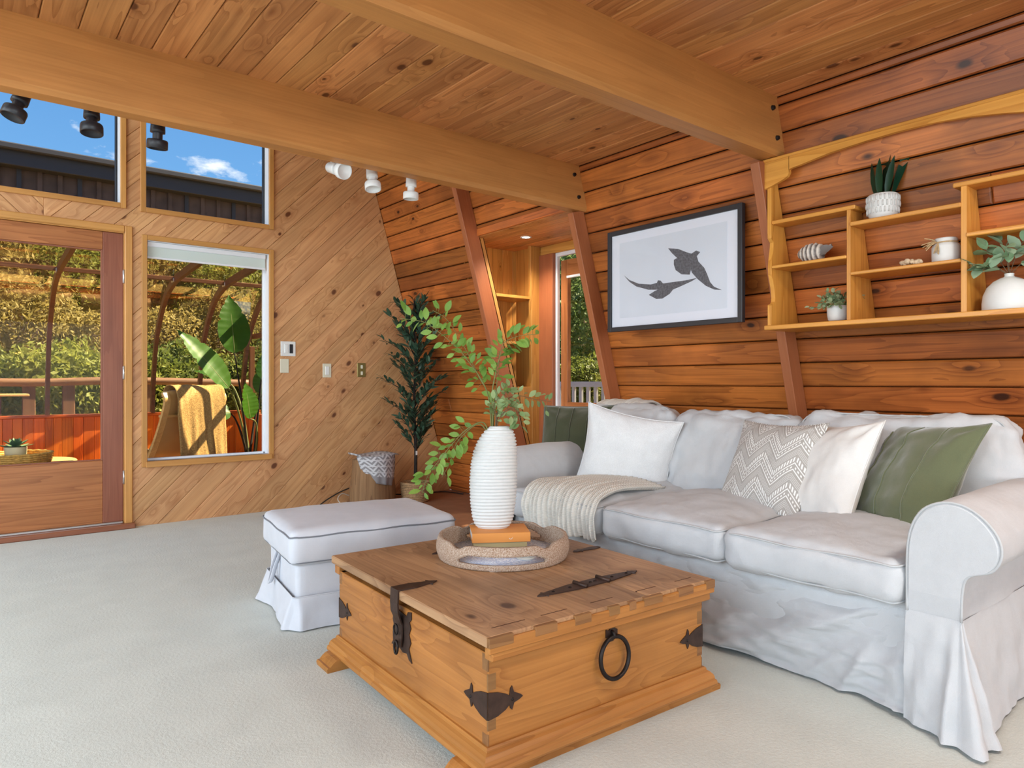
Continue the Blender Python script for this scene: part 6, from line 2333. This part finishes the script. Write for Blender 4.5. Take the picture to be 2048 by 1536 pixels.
bleaf([(2.10, 6.25, .25), (2.03, 6.2, .60), (1.93, 6.12, .88), (1.86, 6.05, .98)], .66, .26, (-.62, -.05, .82), (.5, -.9, .3), 2)
bleaf([(2.10, 6.24, .25), (2.02, 6.16, .50), (1.93, 6.06, .68), (1.86, 6.0, .76)], .42, .26, (-.95, -.2, .18), (.1, -.75, .65), 3)
bleaf([(2.15, 6.26, .25), (2.16, 6.2, .5), (2.12, 6.12, .66), (2.05, 6.06, .70)], .34, .22, (-.1, -.1, 1), (.5, -.8, .1), 4)
bleaf([(2.16, 6.30, .25), (2.20, 6.30, .7), (2.22, 6.28, 1.0), (2.22, 6.25, 1.06)], .40, .20, (.35, -.1, 1), (-.8, -.6, .2), 5)
bleaf([(2.14, 6.33, .25), (2.10, 6.4, .7), (2.04, 6.45, .95), (1.97, 6.48, 1.05)], .30, .12, (-.6, .1, .25), (.1, -.5, .8), 6)
bleaf([(2.12, 6.32, .25), (2.2, 6.42, .6), (2.26, 6.46, .85), (2.28, 6.46, .92)], .34, .18, (.2, .1, 1), (-.6, -.8, .2), 7)

# ---- table, tray with succulent
st_ = thing('sunroom_table', 'round birch side table in the sunroom', 'table', (.40, 6.22, 0))
lathe('table_top', [(0, .425), (.30, .425), (.315, .432), (.318, .442), (.310, .450), (0, .450)], W_BENT, st_, 48, cap=False)
for k in range(3):
    a = 2 * PI * k / 3 + .4
    tube_obj('leg', [(.20 * math.cos(a), .20 * math.sin(a), .426), (.28 * math.cos(a), .28 * math.sin(a), 0)], .016, W_BENT, st_, 8)
ws = thing('seagrass_tray', 'round coiled seagrass tray on the sunroom table', 'tray', (.335, 6.13, .45))
lathe('tray_floor', [(0, .002), (.20, .002), (.20, .01), (0, .01)], M_SEAG, ws, 40, cap=False)
for k in range(5):
    bm = bmesh.new()
    z = .010 + k * .0145
    r = .205 + .003 * k
    tube(bm, [((r + .0035 * math.sin(j * 1.9)) * math.cos(2 * PI * j / 72), (r + .0035 * math.sin(j * 1.9)) * math.sin(2 * PI * j / 72), z + .002 * math.cos(j * 1.9)) for j in range(72)], .0085, 6, True)
    bm_obj('coil', bm, M_SEAG, ws, True)
sc1 = thing('potted_succulent', 'green succulent in a cream pot on the seagrass tray', 'plant', (.330, 6.13, .460))
sc1.scale = (1.35, 1.35, 1.35)
lathe('pot', [(0, 0), (.040, 0), (.046, .005), (.052, .075), (.050, .080), (.047, .078), (.044, .06), (0, .058)], plain('cream_pot', srgb(232, 212, 172), .6), sc1, 30, cap=False)
lathe('soil', [(0, .066), (.047, .066)], M_SOIL, sc1, 16, cap=False)
slm = leaf_mesh('fleshy_leaf', .085, .030, L_SUCC, .35, -.12)
for ring_i, (n, el, s) in enumerate(((9, .12, 1.0), (8, .45, .85), (6, .85, .62), (4, 1.25, .42))):
    for k in range(n):
        a = 2 * PI * k / n + ring_i * .4
        place_leaf(slm, sc1, (0, 0, .070 + ring_i * .006), (math.cos(a) * math.cos(el), math.sin(a) * math.cos(el), math.sin(el)), None, s, 'leaf')
gb = thing('green_coaster', 'pale green coaster lying in the seagrass tray', 'coaster', (.43, 6.08, .460), .3)
box('pad', -.06, .06, -.05, .05, 0, .008, plain('green_felt', srgb(112, 168, 112), .8), gb, .002)
# ---- outdoors
hl_v, hl_f = [], []
NX, NY = 40, 26
for j in range(NY + 1):
    for i in range(NX + 1):
        x = -12 + 34 * i / NX; y = 7.9 + 16 * j / NY
        z = -.15 + max(0, (y - 9.6)) * .34 + .25 * fbm((x, y, 0), .35, 2) * min(1, max(0, (y - 8.5)) / 2)
        hl_v.append((x, y, min(z, 3.6)))
for j in range(NY):
    for i in range(NX):
        a = j * (NX + 1) + i
        hl_f.append((a, a + 1, a + NX + 2, a + NX + 1))
struct(mesh_obj('ground_hillside', hl_v, hl_f, M_GROUND, None, True), 'dry golden hillside behind the sunroom', 'ground')
struct(mesh_obj('ground_garden', [(3.9, -8, -.15), (22, -8, -.15), (22, 7.9, -.15), (3.9, 7.9, -.15)], [(0, 1, 2, 3)], M_GROUND), 'garden ground beyond the alcove door', 'ground')
# bushes: each one mesh of many small leaves plus a stem
def bush_mesh(name, mat, rx, rz, n, ls, seed):
    rg = np.random.RandomState(seed)
    vs, fs = [], []
    for k in range(n):
        d = rg.normal(size=3); d /= np.linalg.norm(d)
        r = rg.uniform(.35, 1.0) ** .5
        lump = 1 + .28 * noise.noise(Vector(d) * 2.2 + Vector((seed, 0, 0)))
        c = np.array([d[0] * rx, d[1] * rx, d[2] * rz]) * r * lump + np.array([0, 0, rz * .95])
        if c[2] < 0.02:
            continue
        u = rg.normal(size=3); u /= np.linalg.norm(u)
        w = np.cross(u, rg.normal(size=3)); w /= np.linalg.norm(w)
        s = ls * rg.uniform(.6, 1.3)
        b = len(vs)
        vs += [tuple(c - u * s), tuple(c + w * s * .38), tuple(c + u * s), tuple(c - w * s * .38)]
        fs.append((b, b + 1, b + 2, b + 3))
    me = bpy.data.meshes.new(name)
    me.from_pydata(vs, [], fs); me.materials.append(mat)
    return me
bA = [bush_mesh('bush_foliage', L_HEDGE, .62, .62, 7500, .038, 1), bush_mesh('bush_foliage', L_HEDGE, .70, .55, 7500, .040, 2)]
bB = [bush_mesh('brush_foliage', L_HEDGEG, .75, .62, 7500, .042, 3), bush_mesh('brush_foliage', L_HEDGEG, .70, .75, 7500, .040, 4)]
bT = bush_mesh('tree_foliage', L_TREE, 1.3, 1.7, 14000, .06, 5)
def bush(me, loc, s, label, cat, group, stem=.25):
    t = thing('leafy_bush' if cat == 'bush' else 'garden_tree', label, cat, loc, random.uniform(0, 6), group)
    o = bpy.data.objects.new('foliage', me); COL.objects.link(o); o.parent = t
    o.matrix_local = Matrix.Translation((0, 0, stem)) @ Matrix.Scale(s, 4)
    tube_obj('stem', [(0, 0, -.3), (.02, 0, stem + .3 * s)], .03 * s + .01, M_TRUNK, t, 6)
    return t
rb = random.Random(3)
ORD = ('leftmost', 'second from left', 'third from left', 'fourth from left', 'fifth from left', 'sixth from left', 'seventh from left', 'eighth from left', 'ninth from left')
for k in range(9):
    bush(rb.choice(bA), (-.9 + k * .62, 9.75 + rb.uniform(-.15, .3), .0), rb.uniform(.85, 1.15), 'green bush behind the log rail, ' + ORD[k] + ' in the row', 'bush', 'green bushes behind the rail')
for k in range(7):
    bush(rb.choice(bB), (-1.0 + k * .85, 11.0 + rb.uniform(-.3, .3), .75), rb.uniform(.85, 1.1), 'golden brush on the slope above the green bushes, ' + ORD[k], 'bush', 'golden brush on the slope')
for k in range(8):
    bush(rb.choice(bB + [bA[1]]), (-1.6 + k * 1.0, 12.5 + rb.uniform(-.2, .2), 1.75), rb.uniform(1.05, 1.2), 'scrub bush high on the hillside, ' + ORD[k] + ' of the top row', 'bush', 'scrub high on the hillside')
# rustic deck rail behind the sunroom
rl = thing('log_rail_fence', 'rustic log rail fence behind the sunroom', 'fence', (.6, 9.0, 0))
tube_obj('top_rail', smooth_path([(-3, 0, 1.03), (-1.2, .02, 1.045), (0, 0, 1.03), (.9, -.01, 1.05), (2.4, .01, 1.02)], 8), .045, W_RAIL, rl, 10)
for x in (-2.0, -1.2, 0.0, .36, 1.15):
    lbox('post', x, .03, .5, 1.04, .115, .09, W_RAIL, rl, .006, AZ)
ot2 = thing('outdoor_table', 'pale plank-topped table standing outside the sunroom', 'table', (.10, 8.55, 0))
lbox('table_top', 0, 0, .905, .92, .42, .022, W_BENT, ot2, .004, AX)
for (lx_, ly_) in ((-.40, -.16), (-.40, .16), (.22, .16), (.22, -.16)):
    lbox('leg', lx_, ly_, .37, 1.05, .035, .035, W_RAIL, ot2, .003, AZ)
# neighbouring roof edge seen through the upper windows
nb = thing('neighbour_roof', 'dark board siding and roof edge seen through the upper windows', 'building', (1.5, 14.6, 0))
box('wall', -14, 14, 0.1, .4, 0, 4.75, M_DARKSID, nb, 0)
for k in range(46):
    box('batten', -7.0 + k * .30, -6.93 + k * .30, .06, .12, 2.5, 4.75, M_FASCIA if k % 3 == 0 else M_DARKSID, nb, 0)
box('fascia', -14, 14, -.15, .1, 4.72, 5.07, M_FASCIA, nb, .01)
box('gutter', -14, 14, -.28, -.15, 4.96, 5.07, M_FASCIA, nb, .02)
# garden beyond the alcove door
for k, (x, y, sc) in enumerate(((8.5, 8.2, 1.0), (9.5, 10.2, 1.2), (8.0, 10.6, .9), (10.8, 7.2, 1.2))):
    bush(bT, (x, y, 0), sc, 'garden tree beyond the alcove door, ' + ('nearest the deck rail', 'tallest in the middle', 'smallest at the left', 'farthest to the right')[k], 'tree', 'garden trees beyond the alcove door', .5)
bush(bT, (6.5, 2.7, 0), 1.35, 'unseen broad tree added to shade the alcove door', 'tree', 'garden trees beyond the alcove door', .5)  # out of view, added to keep direct sun off the alcove
for k, (x, y) in enumerate(((7.0, 6.9), (7.2, 7.9), (7.4, 9.0), (6.9, 5.9))):
    bush(bA[k % 2], (x, y, 0), 1.0, 'low bush beyond the grey deck rail, ' + ('second from right', 'third from right', 'leftmost', 'rightmost')[k], 'bush', 'bushes beyond the deck rail')
dr = thing('deck_rail', 'grey painted deck rail outside the alcove door', 'fence', (5.6, 6.0, 0))
box('top_rail', -.04, .04, -1.4, 1.8, .98, 1.04, M_DECK, dr, .004)
box('bottom_rail', -.03, .03, -1.4, 1.8, .20, .25, M_DECK, dr, .004)
for y in (-1.35, .2, 1.75):
    box('newel', -.045, .045, y - .045, y + .045, -.02, 1.0, M_DECK, dr, .004)
for k in range(27):
    y = -1.35 + k * .118
    box('baluster', -.016, .016, y - .022, y + .022, .25, .98, M_DECK, dr, .003)
struct(box('floor_deck', 3.85, 5.75, 3.2, 7.85, -.14, -.02, M_DECK, None, 0), 'grey deck outside the alcove door', 'floor')
